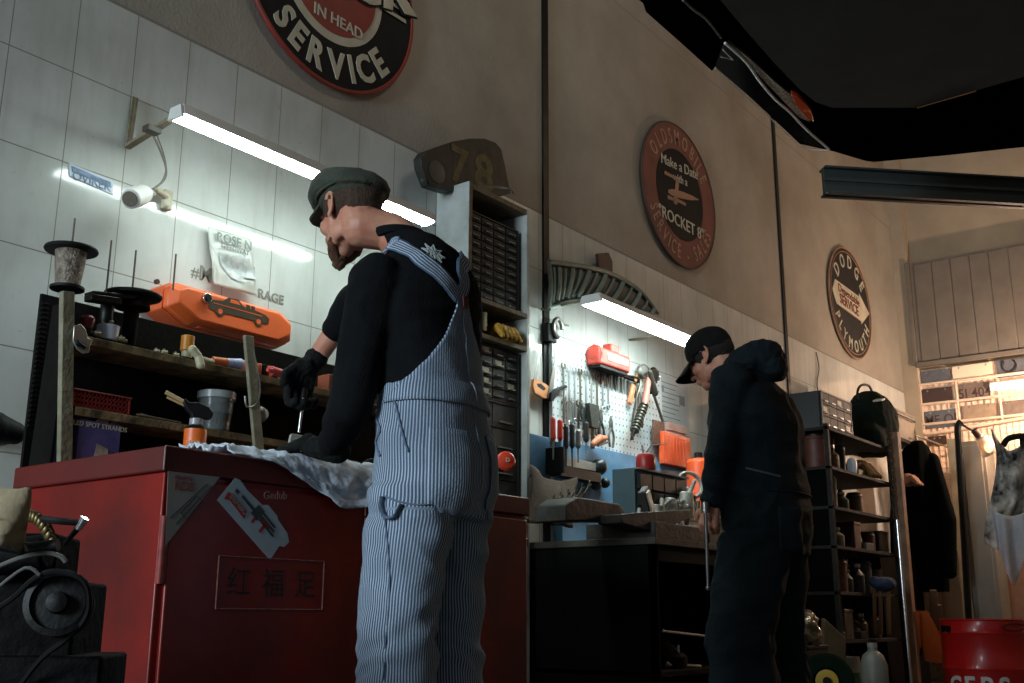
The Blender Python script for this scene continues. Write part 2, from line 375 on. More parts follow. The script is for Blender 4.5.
rk = MB().loft([[o+U*a+W*(.0+.18*a)+W*(b*q)+V((.004, 0, 0)) for q in (-1, 1)]+[o+U*a+W*(.18*a)+W*(b*q)+V((0, 0, 0)) for q in (1, -1)] for a, b in ((-.17, .012), (-.12, .024), (.0, .026), (.15, .018), (.25, .002))])
for a, b, l in ((-.12, .075, .09), (.0, -.07, .10), (-.12, -.085, .06)):
    rk.prism([o+U*(a-l)+W*b, o+U*(a+l*.6)+W*(b+.01), o+U*(a+l*.6)+W*(b+.03), o+U*(a-l)+W*(b+.025)], (.004, 0, 0))
rk.prism([o+U*-.1+W*-.09, o+U*-.06+W*-.09, o+U*-.02+W*.09, o+U*-.06+W*.09], (.003, 0, 0))
rk.build('rocket', tan_, s)
c = (9.083, 3.247); R = .50
s = disc(c, R, .005, .022).build('dealer_sign', mat('sign_blackbrown', (28, 24, 22), .7, var=.3), base=(0, c[0], c[1]-R)); tag(s, 'round black sign with a cream arrow band reading SERVICE, farthest along the wall', 'sign')
ringtrim(c, R, .009, .018).build('rim', tan_, s); ringtrim(c, R-.035, .004, .022).build('rim', tan_, s)
o = V((.022, c[0], c[1]))
band = MB().prism([o+U*-.44+W*.02, o+U*-.36+W*.13, o+U*.22+W*.11, o+U*.22+W*.14, o+U*.45+W*0, o+U*.22+W*-.15, o+U*.22+W*-.12, o+U*-.36+W*-.09], (.004, 0, 0)); band.build('arrow_band', scream, s)
MB().arc_text('DODGE', o, U, W, .385, .17, 89, True, span=104, depth=.003, bold=.012, wide=.85).arc_text('PLYMOUTH', o, U, W, .39, .15, -90, False, span=124, depth=.003, bold=.012, wide=.8).build('ring_lettering', scream, s)
MB().text('Dependable', o+V((.005, 0, 0))+W*.025-U*.05, V((0, 1, -.06)), W, .105, .002, bold=.006).text('SERVICE', o+V((.005, 0, 0))-W*.075-U*.06, V((0, 1, -.06)), W, .125, .002, bold=.015).build('band_lettering', mat('sign_darkred', (110, 40, 28), .6), s)
# wall markings left of the worker
lb = mat('faded_blue', (120, 150, 190), .4, var=.4, vscale=30)
pb = [X(71, 166, .003), X(110, 182, .003), X(111, 188, .003), X(72, 172, .003)]
st = MB().prism([X(69, 163, .002), X(113, 181, .002), X(113, 195, .002), X(69, 176, .002)], (.002, 0, 0)).build('wall_sticker', mat('pale_sticker', (196, 206, 214), .3, var=.1)); tag(st, 'pale sticker with small blue lettering high on the tiles, left of the wall spotlight', 'sticker')
a, b_ = X(73, 178, .005), X(110, 192, .005)
MB().prism([p+V((.002, 0, 0)) for p in pb], (.001, 0, 0)).text('OVIREK', (a+b_)/2, U, W, .042, .001, bold=.015).build('lettering', lb, st)
hg = mat('hashtag_grey', (140, 140, 128), .5, var=.3, vscale=30); a = X(194, 282, .003)
lz = X(264, 299, .003).z
ht = MB().text('#', V((.002, X(190, 282, 0).y, lz+.005)), U, W, .06, .001, 'L').text('M', V((.002, X(198, 282, 0).y, lz+.005)), U, W, .075, .001, 'L', .03).text('RAGE', V((.002, X(257, 300, 0).y, lz)), U, W, .052, .001, 'L', .02).build('wall_lettering', hg)
tag(ht, 'grey hashtag lettering on the tiles, half hidden by the pinned poster', 'lettering')
# pinned poster
po = thing('poster', 'crumpled black and white poster pinned over the hashtag lettering, above the orange case', 'poster', X(230, 290, .01))
tl_, tr_, br_, bl_ = X(206, 226, .02), X(249, 239, .02), X(256, 296, .03), X(213, 285, .03)
def pf(u, v):
    p = (tl_*(1-u)+tr_*u)*(1-v)+(bl_*(1-u)+br_*u)*v; return p+V((.008*noise.noise(V((u*3, v*4, 1)))+.008, 0, 0))
pm = MB().grid(pf, 14, 18).build('sheet', mat('poster_sheet', (196, 200, 190), .35, var=.15, vscale=12), po); pm.modifiers.new('s', 'SOLIDIFY').thickness = .0015
def pp(u, v, d=.0035): return pf(u, v)+V((d, 0, 0))
ink = mat('poster_ink', (142, 148, 140), .4, var=.5, vscale=30)
lt = MB().text('ROSE N', pp(.55, .22, .006), tr_-tl_, W, .048, .001, bold=.03); lt.text('SPEEDWAY', pp(.55, .33, .006), tr_-tl_, W, .026, .001, bold=.02)
lt.build('lettering', ink, po)
im = MB()
for k in range(7):
    u0 = .3+.07*k; v0 = .42+.06*(k % 4); im.grid(lambda u, v, u0=u0, v0=v0, k=k: pp(u0-.12+u*(.22+.03*k % .2), v0+v*.22+u*.12*sin(k), .0035+.0004*k), 6, 5)
im.build('picture', mat('poster_picture', (128, 134, 130), .35, var=.45, vscale=18, rgb2=(190, 196, 192)), po)
# ============================================================= PEOPLE
skin = mat('skin', (196, 142, 116), .5, var=.18, vscale=14, bump=.08, bscale=90, rgb2=(178, 112, 90))
def rot3(yaw, pitch=0, roll=0):
    """local x = forward, y = left, z = up; yaw turns from world +x, pitch > 0 looks down"""
    return Matrix.Rotation(yaw, 3, 'Z') @ Matrix.Rotation(pitch, 3, 'Y') @ Matrix.Rotation(roll, 3, 'X')
def head_shapes(c, M, neck):
    b = MB(); P = lambda x, y, z: V(c)+M@V((x, y, z))
    b.ell(P(-.012, 0, .035), (.098, .076, .088), M, 24, 16).ell(P(.03, 0, -.03), (.064, .060, .082), M, 20, 14)
    b.ell(P(.058, 0, -.098), (.032, .032, .026), M).ell(P(.082, 0, .022), (.018, .046, .014), M).ell(P(.09, 0, -.068), (.015, .026, .020), M)
    b.chain([(P(.092, 0, .008), .009), (P(.106, 0, -.018), .011), (P(.113, 0, -.036), .013)], 10).ell(P(.103, .012, -.038), (.011, .009, .008), M).ell(P(.103, -.012, -.038), (.011, .009, .008), M)
    for s in (-1, 1):
        b.ell(P(.058, s*.040, -.030), (.030, .022, .026), M).ell(P(.012, s*.046, -.070), (.040, .018, .032), M)
        b.chain([(P(.01, s*.060, -.02), .012), (P(.035, s*.040, -.092), .014)], 10)
        # ear: helix ring, bowl and lobe
        e = [(.010, .030), (-.004, .042), (-.020, .036), (-.026, .016), (-.020, -.004), (-.008, -.020), (.004, -.026)]
        b.chain([(P(x-.008, s*(.080-.10*(x+.0)), z-.012), .0050) for x, z in e], 8)
        b.ell(P(-.012, s*.074, -.006), (.014, .008, .026), M, 12, 8).ell(P(-.003, s*.078, -.036), (.009, .006, .011), M, 10, 8)
    b.chain([(P(-.030, 0, -.02), .062), (P(-.040, 0, -.08), .060)]+neck)
    return b, P
def hand(b, wrist, palm_c, fdir, pnrm, side, scale=1., curl=(.5, .6, .5), spread=.10, grip=0., r=.0092, tdir=None):
    """palm and five unequal bent fingers; fdir = where the fingers point, pnrm = out of the back of the hand, side = towards the thumb"""
    f = V(fdir).normalized(); n = V(pnrm).normalized(); n = (n-f*n.dot(f)).normalized(); s = V(side); s = (s-f*s.dot(f)-n*s.dot(n)).normalized()
    c = V(palm_c); k = scale
    b.chain([(wrist, .026*k), (c-f*.035*k, .026*k)], 12)
    for j in (-1.5, -.5, .5, 1.5):
        b.chain([(c-f*.036*k+s*(j*.013*k), .016*k), (c+f*.036*k+s*(j*.0195*k), .0125*k)], 10)
    L = {1.5: .070, .5: .080, -.5: .074, -1.5: .058}
    for i, j in enumerate((1.5, .5, -.5, -1.5)):
        p = c+f*.040*k+s*(j*.0200*k); d = (f+s*(j*spread)).normalized(); pr = [(p-d*.012*k, r*k*1.15)]; l = L[j]*k; a = 0; q = p
        for seg, cu in zip((.46, .30, .24), curl):
            a += cu+.06*(i-1.5); dd = d*cos(a)-n*sin(a); q2 = q+dd*(l*seg); pr.append((q, r*k)); q = q2
        pr.append((q, r*k*.82)); b.chain(pr, 10)
    t0 = c-f*.022*k+s*.030*k; td = V(tdir).normalized() if tdir else (f*.65+s*.75-n*.25).normalized(); t1 = t0+td*.034*k; td2 = (td*.7+f*.6-n*(.2+grip)-s*grip*.8).normalized()
    b.chain([(t0-s*.012*k, .016*k), (t0, .0145*k), (t1, .0115*k), (t1+td2*.030*k, .0098*k)], 10)
    return b
def ringloft(b, rows, n=28):
    """rows: (centre, lateral axis, front axis, half width, half depth, squareness)"""
    R = []
    for c, la, fa, a, d, q in rows:
        r = []
        for i in range(n):
            t = 2*pi*i/n; ct, st = cos(t), sin(t); e = 2/q
            r.append(V(c)+V(la)*(a*math.copysign(abs(ct)**e, ct))+V(fa)*(d*math.copysign(abs(st)**e, st)))
        R.append(r)
    return b.loft(R)
def folds(amp, sx=7, sz=16, seed=0.):
    def d(p):
        q = V((p.x*sx+seed, p.y*sx, p.z*sz)); w = V((noise.noise(q*.4), noise.noise(q*.4+V((7, 3, 1))), 0))
        a = noise.noise(q+w*1.5); b = noise.noise(q*2.1+V((5, 5, 5)))
        return amp*((.5-abs(a))*1.2-.25+.3*b)
    return d

# ---------------------------------------------------------------- worker in striped overalls
G1 = V((1.33, 2.09, 0)); th = radians(188); F1 = V((cos(th), sin(th), 0)); L1 = V((0, 0, 1)).cross(F1)
def B1(f, l, z): return G1+F1*f+L1*l+V((0, 0, z))
w1 = thing('person', 'worker in striped overalls, black sweater and flat cap, bent over the red cabinet', 'person', (G1.x, G1.y, 0))
hc = D(350, 211, 3.09); HM = rot3(radians(171), radians(17), 0)
nb = B1(.045, .0, 1.500)
b, PH = head_shapes(hc, HM, [(B1(.15, 0, 1.60), .056), (nb, .062), (B1(.03, 0, 1.40), .08)])
# joints
LS, RS = B1(.06, .180, 1.395), B1(.07, -.185, 1.395)
LE, LW, LH = D(350, 408, 2.72), D(330, 449, 2.91), D(301, 446, 3.02)
RE, RW, RH = D(356, 300, 3.10), D(318, 356, 3.13), D(302, 380, 3.08)
body = b
body.chain([(LS, .048), (LE, .036), (LW, .026)]).chain([(RS, .048), (RE, .036), (RW, .029)])
body.chain([(LW, .026), (LH, .016)]).chain([(RW, .029), (RH, .014)])
ringloft(body, [(B1(0, 0, .86), L1, F1, .13, .09, 2.2), (B1(0, 0, .95), L1, F1, .14, .09, 2.2), (B1(.02, 0, 1.15), L1, F1, .13, .085, 2.2), (B1(.05, 0, 1.35), L1, F1, .16, .10, 2.2), (B1(.08, 0, 1.42), L1, F1, .12, .07, 2.2)])
for s in (1, -1):
    body.chain([(B1(0, s*.09, .86), .07), (B1(.02, s*.12, .48), .05), (B1(-.02, s*.14, .08), .035)])
    body.chain([(B1(-.04, s*.14, .05), .035), (B1(.14, s*.16, .035), .03)])
fuse(body, 'body', skin, w1, .0045, 3)
eyes = MB()
for s in (-1, 1): eyes.ell(PH(.083, s*.031, -.004), (.011, .014, .011), HM)
eyes.build('eyes', mat('eye_white', (210, 205, 198), .2), w1)
hairm = mat('brown_hair', (74, 54, 40), .85, var=.4, vscale=60, bump=.8, bscale=260)
hb = MB().ell(PH(-.018, 0, .018), (.098, .0815, .082), HM, 24, 16).ell(PH(-.062, 0, -.022), (.040, .060, .045), HM)
fuse(hb, 'hair', hairm, w1, .004, 2, lambda p: .0016*noise.noise(p*160))
beardm = mat('ginger_beard', (104, 70, 46), .9, var=.4, vscale=70, bump=.9, bscale=240)
bb = MB().ell(PH(.076, 0, -.108), (.028, .030, .028), HM).ell(PH(.086, 0, -.128), (.018, .021, .022), HM).ell(PH(.092, 0, -.058), (.014, .026, .008), HM)
for s in (-1, 1): bb.chain([(PH(.030, s*.052, -.082), .008), (PH(.050, s*.042, -.098), .015), (PH(.072, s*.02, -.112), .019)], 10)
fuse(bb, 'beard', beardm, w1, .0045, 3, lambda p: .003*noise.noise(p*120))
# flat cap
capm = mat('olive_wool', (64, 69, 57), .95, var=.35, vscale=25, bump=.5, bscale=220)
cb = MB(); CM = HM@Matrix.Rotation(radians(-13), 3, 'Y'); PC = lambda x, y, z: PH(0, 0, 0)+CM@V((x, y, z))
R_ = []
for k, (z, a, bb_, ox) in enumerate([(.026, .094, .083, -.014), (.034, .099, .087, -.012), (.042, .104, .091, -.010), (.050, .118, .104, -.006), (.066, .126, .112, .0), (.090, .119, .105, .004), (.108, .098, .088, .005), (.120, .062, .056, .002), (.124, .02, .02, 0)]):
    ll = []
    for i in range(40):
        t = 2*pi*i/40; x = ox+a*cos(t)*(1.10 if cos(t) > 0 else 1.0); zz = z-(.030*max(0, cos(t))**2 if z > .045 else .012*max(0, cos(t)))-(.016*max(0, -cos(t)) if z > .045 else 0)
        ll.append(PC(x, bb_*sin(t), zz))
    R_.append(ll)
cb.loft(R_)
band = MB().tube([PC(-.010+.110*cos(2*pi*i/40), .0965*sin(2*pi*i/40), .041-.010*cos(2*pi*i/40)) for i in range(41)], .0045, 6)
band.build('cap_band', capm, w1)
def brim(u, v, P_, x0, reach, half, z0, droop, curve):
    a = (u-.5)*2*radians(62); return P_(x0*cos(a)*1.0+reach*v*cos(a)**.8, half*sin(a)/sin(radians(62))*(1+.02*v), z0-droop*v-curve*(sin(a)**2)*(.4+.6*v))
fuse(cb, 'flat_cap', capm, w1, .0045, 3, folds(.0035, 18, 22))
bm_ = MB().grid(lambda u, v: brim(u, v, PC, .086, .066, .080, .020, .016, .016), 20, 8).build('cap_brim', capm, w1); bm_.modifiers.new('s', 'SOLIDIFY').thickness = .006
MB().ell(PC(-.02, .094, .045), (.004, .003, .004)).build('cap_stud', mat('brass', (150, 120, 70), .4, .8), w1)
# sweater
black_knit = mat('black_knit', (21, 22, 24), .95, spec=.1, var=.3, vscale=9, bump=.35, bscale=200)
sw = MB(); lean = V((-.0, 0, 1))
rows = [(-.005, 0, 1.00, .170, .125), (.0, 0, 1.08, .160, .118), (.01, 0, 1.16, .166, .118), (.022, 0, 1.25, .182, .124), (.030, 0, 1.34, .197, .130), (.032, 0, 1.40, .192, .132), (.028, 0, 1.450, .166, .122), (.032, 0, 1.492, .120, .106), (.046, 0, 1.532, .086, .088), (.068, 0, 1.558, .074, .076), (.088, 0, 1.574, .070, .070)]
ringloft(sw, [(B1(f, l, z), L1, F1, a, d, 2.3) for f, l, z, a, d in rows])
proxy = MB(); proxy.v = list(sw.v); proxy.f = list(sw.f); proxy = fuse(proxy, 'torso_guide', black_knit, w1, .0065, 7, folds(.007, 9, 15, 2)); TG = proxy
sw.chain([(LS+V((0, 0, -.005)), .075), (LS.lerp(LE, .45), .066), (LE, .056), (LE.lerp(LW, .5), .050), (LW.lerp(LE, .12), .040)])
sw.chain([(RS, .073), (RS.lerp(RE, .5), .062), (RE, .054), (RE.lerp(RW, .3), .048), (RE.lerp(RW, .52), .043)])
sweater = fuse(sw, 'sweater', black_knit, w1, .0065, 7, folds(.007, 9, 15, 2))
MB().loft([[B1(.092, 0, 1.552)+(F1*(h*.8)+V((0, 0, h)))+L1*(cos(t)*r*1.02)+F1*(sin(t)*r) for t in [2*pi*i/30 for i in range(30)]] for r, h in ((.074, .018), (.078, .028), (.075, .040), (.069, .042), (.067, .03))]).build('collar', black_knit, w1)
# overalls: seat and legs
def stripe_mat():
    m = bpy.data.materials.new('hickory_stripe'); m.use_nodes = True; nt = m.node_tree; L = nt.links.new; b = nt.nodes['Principled BSDF']
    a = nt.nodes.new('ShaderNodeAttribute'); a.attribute_name = 'stripe'
    fr = nt.nodes.new('ShaderNodeMath'); fr.operation = 'FRACT'; mu = nt.nodes.new('ShaderNodeMath'); mu.operation = 'MULTIPLY'; mu.inputs[1].default_value = 1/.0082
    L(a.outputs['Fac'], mu.inputs[0]); L(mu.outputs[0], fr.inputs[0])
    rp = nt.nodes.new('ShaderNodeValToRGB'); L(fr.outputs[0], rp.inputs[0]); e = rp.color_ramp.elements
    e[0].position = .0; e[0].color = (*lin((66, 88, 114)), 1); e[1].position = .50; e[1].color = (*lin((66, 88, 114)), 1)
    for p, c in ((.58, (186, 198, 210)), (.90, (186, 198, 210)), (.98, (66, 88, 114))):
        k = e.new(p); k.color = (*lin(c), 1)
    tc = nt.nodes.new('ShaderNodeTexCoord'); n = nt.nodes.new('ShaderNodeTexNoise'); n.inputs['Scale'].default_value = 5; n.inputs['Detail'].default_value = 6; L(tc.outputs['Object'], n.inputs['Vector'])
    mr = nt.nodes.new('ShaderNodeMapRange'); mr.inputs[1].default_value = .4; mr.inputs[2].default_value = .7; mr.inputs[4].default_value = .45; L(n.outputs['Fac'], mr.inputs[0])
    mx = nt.nodes.new('ShaderNodeMix'); mx.data_type = 'RGBA'; L(mr.outputs[0], mx.inputs[0]); L(rp.outputs[0], mx.inputs[6]); mx.inputs[7].default_value = (*lin((84, 98, 114)), 1); L(mx.outputs[2], b.inputs['Base Color'])
    b.inputs['Roughness'].default_value = .9
    n2 = nt.nodes.new('ShaderNodeTexNoise'); n2.inputs['Scale'].default_value = 150; L(tc.outputs['Object'], n2.inputs['Vector']); bp = nt.nodes.new('ShaderNodeBump'); bp.inputs['Strength'].default_value = .3; bp.inputs['Distance'].default_value = .004
    L(n2.outputs['Fac'], bp.inputs['Height']); L(bp.outputs[0], b.inputs['Normal']); return m
STR = stripe_mat()
def add_stripe(me, o0, fn):
    at = me.attributes.new('stripe', 'FLOAT', 'POINT'); at.data.foreach_set('value', [fn(v.co+o0) for v in me.vertices])
legs = {s: [(B1(-.005, s*.082, .86), .108), (B1(.0, s*.090, .74), .103), (B1(.010, s*.102, .60), .095), (B1(.012, s*.108, .50), .091), (B1(.010, s*.111, .40), .092), (B1(.0, s*.122, .25), .096), (B1(-.01, s*.135, .06), .104)] for s in (1, -1)}
ov = MB()
for s in (1, -1):
    R_ = []
    for (p, r) in legs[s]: R_.append((p, L1, F1, r*(.98), r*1.06, 2.2))
    ringloft(ov, R_[::-1])
ringloft(ov, [(B1(-.004, 0, .79), L1, F1, .155, .125, 2.6), (B1(-.018, 0, .86), L1, F1, .178, .136, 2.4), (B1(-.016, 0, .94), L1, F1, .180, .138, 2.3), (B1(-.010, 0, 1.02), L1, F1, .176, .131, 2.3), (B1(-.004, 0, 1.08), L1, F1, .172, .128, 2.3), (B1(0, 0, 1.13), L1, F1, .162, .119, 2.3)])
def legaxis(p):
    s = 1 if (p-G1).dot(L1) > 0 else -1; ax = legs[s]
    for i in range(len(ax)-1):
        if ax[i][0].z >= p.z >= ax[i+1][0].z:
            t = (ax[i][0].z-p.z)/(ax[i][0].z-ax[i+1][0].z); return ax[i][0].lerp(ax[i+1][0], t)
    return ax[0][0] if p.z > .86 else ax[-1][0]
def fold1(p):
    d = folds(.009, 8, 11, 4)(p)*(1.0 if p.z < .8 else .6)
    q = V((p.x*3+p.z*5, p.y*3-p.z*4, p.z*3)); d += .012*(.5-abs(noise.noise(q+V((3, 1, 7)))))-.004
    d += .004*sin((p.z-.47)*62+9*noise.noise(p*7)+p.y*14)*math.exp(-((p.z-.47)/.07)**2)
    d += .006*sin((p.z*60+(p.x+p.y)*22))*math.exp(-((p.z-.79)/.05)**2)
    return d
def stripe1(p):
    a = B1(-.01, 0, p.z) if p.z > .80 else legaxis(p); q = p-a; r = .17 if p.z > .80 else .108
    return atan2(q.dot(L1), -q.dot(F1))*r      # wraps at the front
overalls = fuse(ov, 'overalls', STR, w1, .0065, 8, fold1)
add_stripe(overalls.data, ORG[overalls.name], stripe1)
# back panel and straps, laid over the sweater
T = bvh(TG, overalls); T_HIP = bvh(overalls); T_ALL = bvh(sweater, overalls); bpy.data.objects.remove(TG)
def onto(p, d, off, T=None):
    """project a point from outside towards the torso"""
    T = T or globals()['T']; h = T.ray_cast(p, d, 2.0); return (h[0]+h[1]*off) if h[0] is not None and h[1].dot(d) < 0 else (h[0]-d*off if h[0] is not None else p)
def torso(a, z, off=.007, lean_=None):
    """a: angle from the middle of the back towards his left, radians"""
    c = B1(-.01+.07*max(0, (z-1.1)/.35), 0, z); d = (-F1*cos(a)+L1*sin(a)); return onto(c+d*.6, -d, off)
pan = MB(); NU, NV = 26, 30
def edge(v):   # half width (angle) of the back panel over height: wide at the waist, swept in to the cross point
    return radians(100)*(1-v)**1.6+radians(6)
def panf(u, v):
    z = 1.07+(1.39-1.07)*v; e = edge(v); return torso((u*2-1)*e+.17*v, z, .0085)
pan.grid(panf, NU, NV); po_ = pan.build('back_panel', STR, w1, smooth=80); po_.modifiers.new('s', 'SOLIDIFY').thickness = .004
add_stripe(po_.data, ORG[po_.name], lambda p: stripe1(V((p.x, p.y, max(p.z, .9)))))
def strap(path, w, name, m=STR, off=.010):
    """a band following the torso through (angle, z) pairs, given as angle & height; beyond the shoulder it uses nearest points"""
    pts = smooth_path(path, 6); cen = []
    for p in pts:
        h = T_ALL.find_nearest(p); n = h[1] if (p-h[0]).dot(h[1]) >= 0 else h[1]; cen.append((h[0]+n*off, n))
    rows = []
    for i, (c, n) in enumerate(cen):
        d = (cen[min(i+1, len(cen)-1)][0]-cen[max(i-1, 0)][0]).normalized(); s = d.cross(n).normalized(); row = []
        for k in range(7):
            q = c+s*(w*(k/6-.5)); h = T_ALL.find_nearest(q); row.append(h[0]+h[1]*off)
        rows.append(row)
    b = MB(); b.v = [p for r in rows for p in r]; b.f = [(j*7+i, j*7+i+1, (j+1)*7+i+1, (j+1)*7+i) for j in range(len(rows)-1) for i in range(6)]
    o = b.build(name, m, w1, smooth=80); o.modifiers.new('s', 'SOLIDIFY').thickness = .004
    if m is STR:
        at = o.data.attributes.new('stripe', 'FLOAT', 'POINT'); at.data.foreach_set('value', [(i % 7)/6*w for i in range(len(o.data.vertices))])
    return o
def hitp(a, b):
    h = T_ALL.ray_cast(CAM, ray(a, b).normalized(), 9.0); return h[0]
for pxs, s in ((((456, 298), (447, 285), (434, 271), (418, 258), (403, 250), (394, 246)), 1), (((457, 298), (462, 284), (460, 268), (452, 254)), -1)):
    P_ = [q for q in (hitp(*p) for p in pxs) if q is not None and (q-G1).length < 2.2]
    if s < 0: P_ = P_[:3]+[B1(-.02, -.075, 1.50)]
    strap(P_+[B1(.07, s*.10, 1.52), B1(.12, s*.10, 1.46), B1(.17, s*.09, 1.36)], .046, 'strap')
def ribbon(pts, r, name, m, parent=None):
    return MB().tube(pts, r, 6).build(name, m, parent or w1)
seam = mat('pale_seam', (150, 160, 170), .9, var=.5, vscale=90)
ribbon([torso(.17*k/20, 1.08+.0145*k, .010) for k in range(20)]+[], .0022, 'back_seam', seam)
def hips(a, z, off=.004):
    c = B1(-.01, 0, z); d = (-F1*cos(a)+L1*sin(a)); return onto(c+d*.6, -d, off, T_HIP)
ribbon([hips(0, 1.08-.012*k, .002) for k in range(20)], .0022, 'back_seam', seam)
# rear pocket, hammer loop, side opening edge
for a0, a1 in ((18, 62), (-58, -16)):
    pk = MB().grid(lambda u, v: hips(radians(a0+(a1-a0)*u), 1.0-.19*v-(.02 if .2 < u < .8 else 0)*(v > .9), .006), 12, 12).build('rear_pocket', STR, w1, smooth=80)
    pk.modifiers.new('s', 'SOLIDIFY').thickness = .003; add_stripe(pk.data, ORG[pk.name], stripe1)
denim = mat('denim_mid', (104, 120, 142), .9, bump=.4, bscale=120)
ribbon([hips(radians(96-2.2*k), 1.10-.018*k, .003) for k in range(10)], .003, 'side_placket', denim)
def onpx(pts, off=.002):
    o_ = []
    for a, b in pts:
        h = T_HIP.ray_cast(CAM, ray(a, b).normalized(), 9.0)
        if h[0] is not None: o_.append(h[0]+h[1]*off)
    return smooth_path(o_, 4)
ribbon(onpx([(384, 496), (400, 502), (420, 505), (440, 500), (455, 488), (464, 470), (468, 450)]), .0026, 'pocket_seam', denim)
ribbon(onpx([(384, 510), (388, 545), (390, 590), (386, 640), (383, 680)]), .0022, 'leg_seam', denim)
ribbon(onpx([(380, 408), (378, 420), (381, 430), (377, 442), (381, 456)], .003), .0035, 'side_opening', denim)
MB().tube(onpx([(384, 497), (384, 508), (388, 517), (396, 516), (402, 505)], .008), .010, 8, flat=.4).build('hammer_loop', denim, w1)
tg = MB().grid(lambda u, v: torso(.16+radians(-5+10*u), 1.335+.03*v, .018), 4, 4).build('leather_patch', mat('maroon_leather', (96, 40, 40), .6), w1); tg.modifiers.new('s', 'SOLIDIFY').thickness = .002
# chrome-grey back print: a small jagged emblem
em = MB(); ec = []
for k in range(16):
    a = 2*pi*k/16; rr = .036 if k % 2 == 0 else .016
    ec.append((rr*cos(a)*1.25, rr*sin(a)*.75))
def emb(x, y):
    h = T_ALL.ray_cast(CAM, ray(433+x*250, 254-y*300+x*110).normalized(), 9.0); return h[0]+h[1]*.003 if h[0] is not None else torso(x/.19, 1.45+y)
for k in range(16):
    (x0, y0), (x1, y1) = ec[k], ec[(k+1) % 16]; em.tube([emb(x0, y0), emb((x0+x1)/2, (y0+y1)/2), emb(x1, y1)], .0022, 5)
for k in range(8): a = 2*pi*k/8; em.tube([emb(.004*cos(a), .004*sin(a)), emb(.026*cos(a+.3), .018*sin(a+.3))], .0022, 5)
for k in range(4): em.tube([emb(-.022+.014*k, -.010), emb(-.018+.014*k, .012), emb(-.010+.014*k, -.008)], .002, 5)
em.build('back_print', mat('print_grey', (176, 184, 182), .7), w1)
# gloves
glm = mat('black_glove', (26, 27, 26), .9, spec=.15, var=.4, vscale=30, bump=.5, bscale=150)
gl = MB(); gd = (LH-LW).normalized()
gl.chain([(LW.lerp(LH, -.25), .037), (LW, .035), (LW.lerp(LH, .5), .030)])
hand(gl, LW.lerp(LH, .6), LH, gd+V((0, 0, -.25)), V((0, -.15, 1)), V((0, 1, .1)), 1.12, (.35, .5, .4), .12, r=.0108)
fuse(gl, 'glove', glm, w1, .0035, 3, folds(.003, 40, 40))
gr = MB(); gd2 = (RH-RW).normalized(); tool_top = D(304, 392, 3.04); 
gr.chain([(RW.lerp(RH, .12), .035), (RW.lerp(RH, .3), .033), (RW.lerp(RH, .6), .030)])
hand(gr, RW.lerp(RH, .5), RH, V((-.25, -.1, -1)), V((-.85, .2, .35)), V((0, -1, -.1)), 1.12, (.75, .9, .7), .03, .35, r=.0108)
fuse(gr, 'glove', glm, w1, .0035, 3, folds(.003, 40, 40))
for s in (1, -1):
    bt = MB().chain([(B1(-.06, s*.14, .06), .055), (B1(.05, s*.15, .055), .052), (B1(.16, s*.165, .045), .048)]).chain([(B1(-.04, s*.14, .06), .055), (B1(-.03, s*.14, .18), .055)])
    fuse(bt, 'boot', mat('boot_leather', (44, 34, 28), .5, bump=.2), w1, .008, 3)

# ---------------------------------------------------------------- second worker, navy coverall
G2 = V((1.357, 4.073, 0)); th2 = radians(184); F2 = V((cos(th2), sin(th2), 0)); L2 = V((0, 0, 1)).cross(F2)
def B2(f, l, z): return G2+F2*f+L2*l+V((0, 0, z))
w2 = thing('person', 'worker in a dark navy coverall and black baseball cap at the pegboard bench', 'person', (G2.x, G2.y, 0))
hc2 = D(711, 358, 4.58); HM2 = rot3(th2+radians(-6), radians(24), 0)
b, PH2 = head_shapes(hc2, HM2, [(B2(.13, 0, 1.55), .056), (B2(.06, 0, 1.50), .062), (B2(.04, 0, 1.40), .08)])
LS, RS = B2(.03, .20, 1.455), B2(.04, -.21, 1.455)
LE2, LW2 = D(724, 448, 4.22), D(714, 498, 4.22); LH2 = D(710, 516, 4.20)
RE2, RW2, RH2 = B2(.03, -.27, 1.16), B2(.10, -.25, .94), B2(.12, -.24, .88)
body = b
body.chain([(LS, .045), (LE2, .036), (LW2, .028), (LH2, .024)]).chain([(RS, .045), (RE2, .036), (RW2, .028), (RH2, .024)])
ringloft(body, [(B2(0, 0, .84), L2, F2, .13, .09, 2.2), (B2(.02, 0, 1.10), L2, F2, .13, .085, 2.2), (B2(.04, 0, 1.30), L2, F2, .16, .10, 2.2), (B2(.06, 0, 1.37), L2, F2, .12, .07, 2.2)])
for s in (1, -1): body.chain([(B2(0, s*.09, .84), .07), (B2(.02, s*.13, .48), .05), (B2(0, s*.17, .08), .035)]).chain([(B2(-.04, s*.17, .05), .035), (B2(.13, s*.19, .035), .03)])
hand(body, LW2.lerp(LH2, .5), LH2, V((-.25, 0, -1)), V((.15, -1, 0)), V((-1, 0, 0)), 1.0, (.8, .9, .7), .03, .3)
hand(body, RW2, RH2, V((0, 0, -1)), -L2, F2, 1.0, (.4, .5, .4))
fuse(body, 'body', skin, w2, .0045, 3)
eyes = MB()
for s in (-1, 1): eyes.ell(PH2(.083, s*.031, -.004), (.011, .014, .011), HM2)
eyes.build('eyes', MATS['eye_white'], w2)
hb = MB().ell(PH2(-.018, 0, .014), (.097, .0805, .082), HM2, 24, 16).ell(PH2(-.062, 0, -.022), (.036, .056, .040), HM2)
fuse(hb, 'hair', mat('dark_hair', (40, 32, 27), .85, var=.4, vscale=60, bump=.8, bscale=260), w2, .004, 2, lambda p: .0016*noise.noise(p*160))
bc = mat('black_twill', (24, 25, 24), .9, spec=.15, var=.3, vscale=20, bump=.3, bscale=200)
cb = MB(); R_ = []
PC2 = PH2
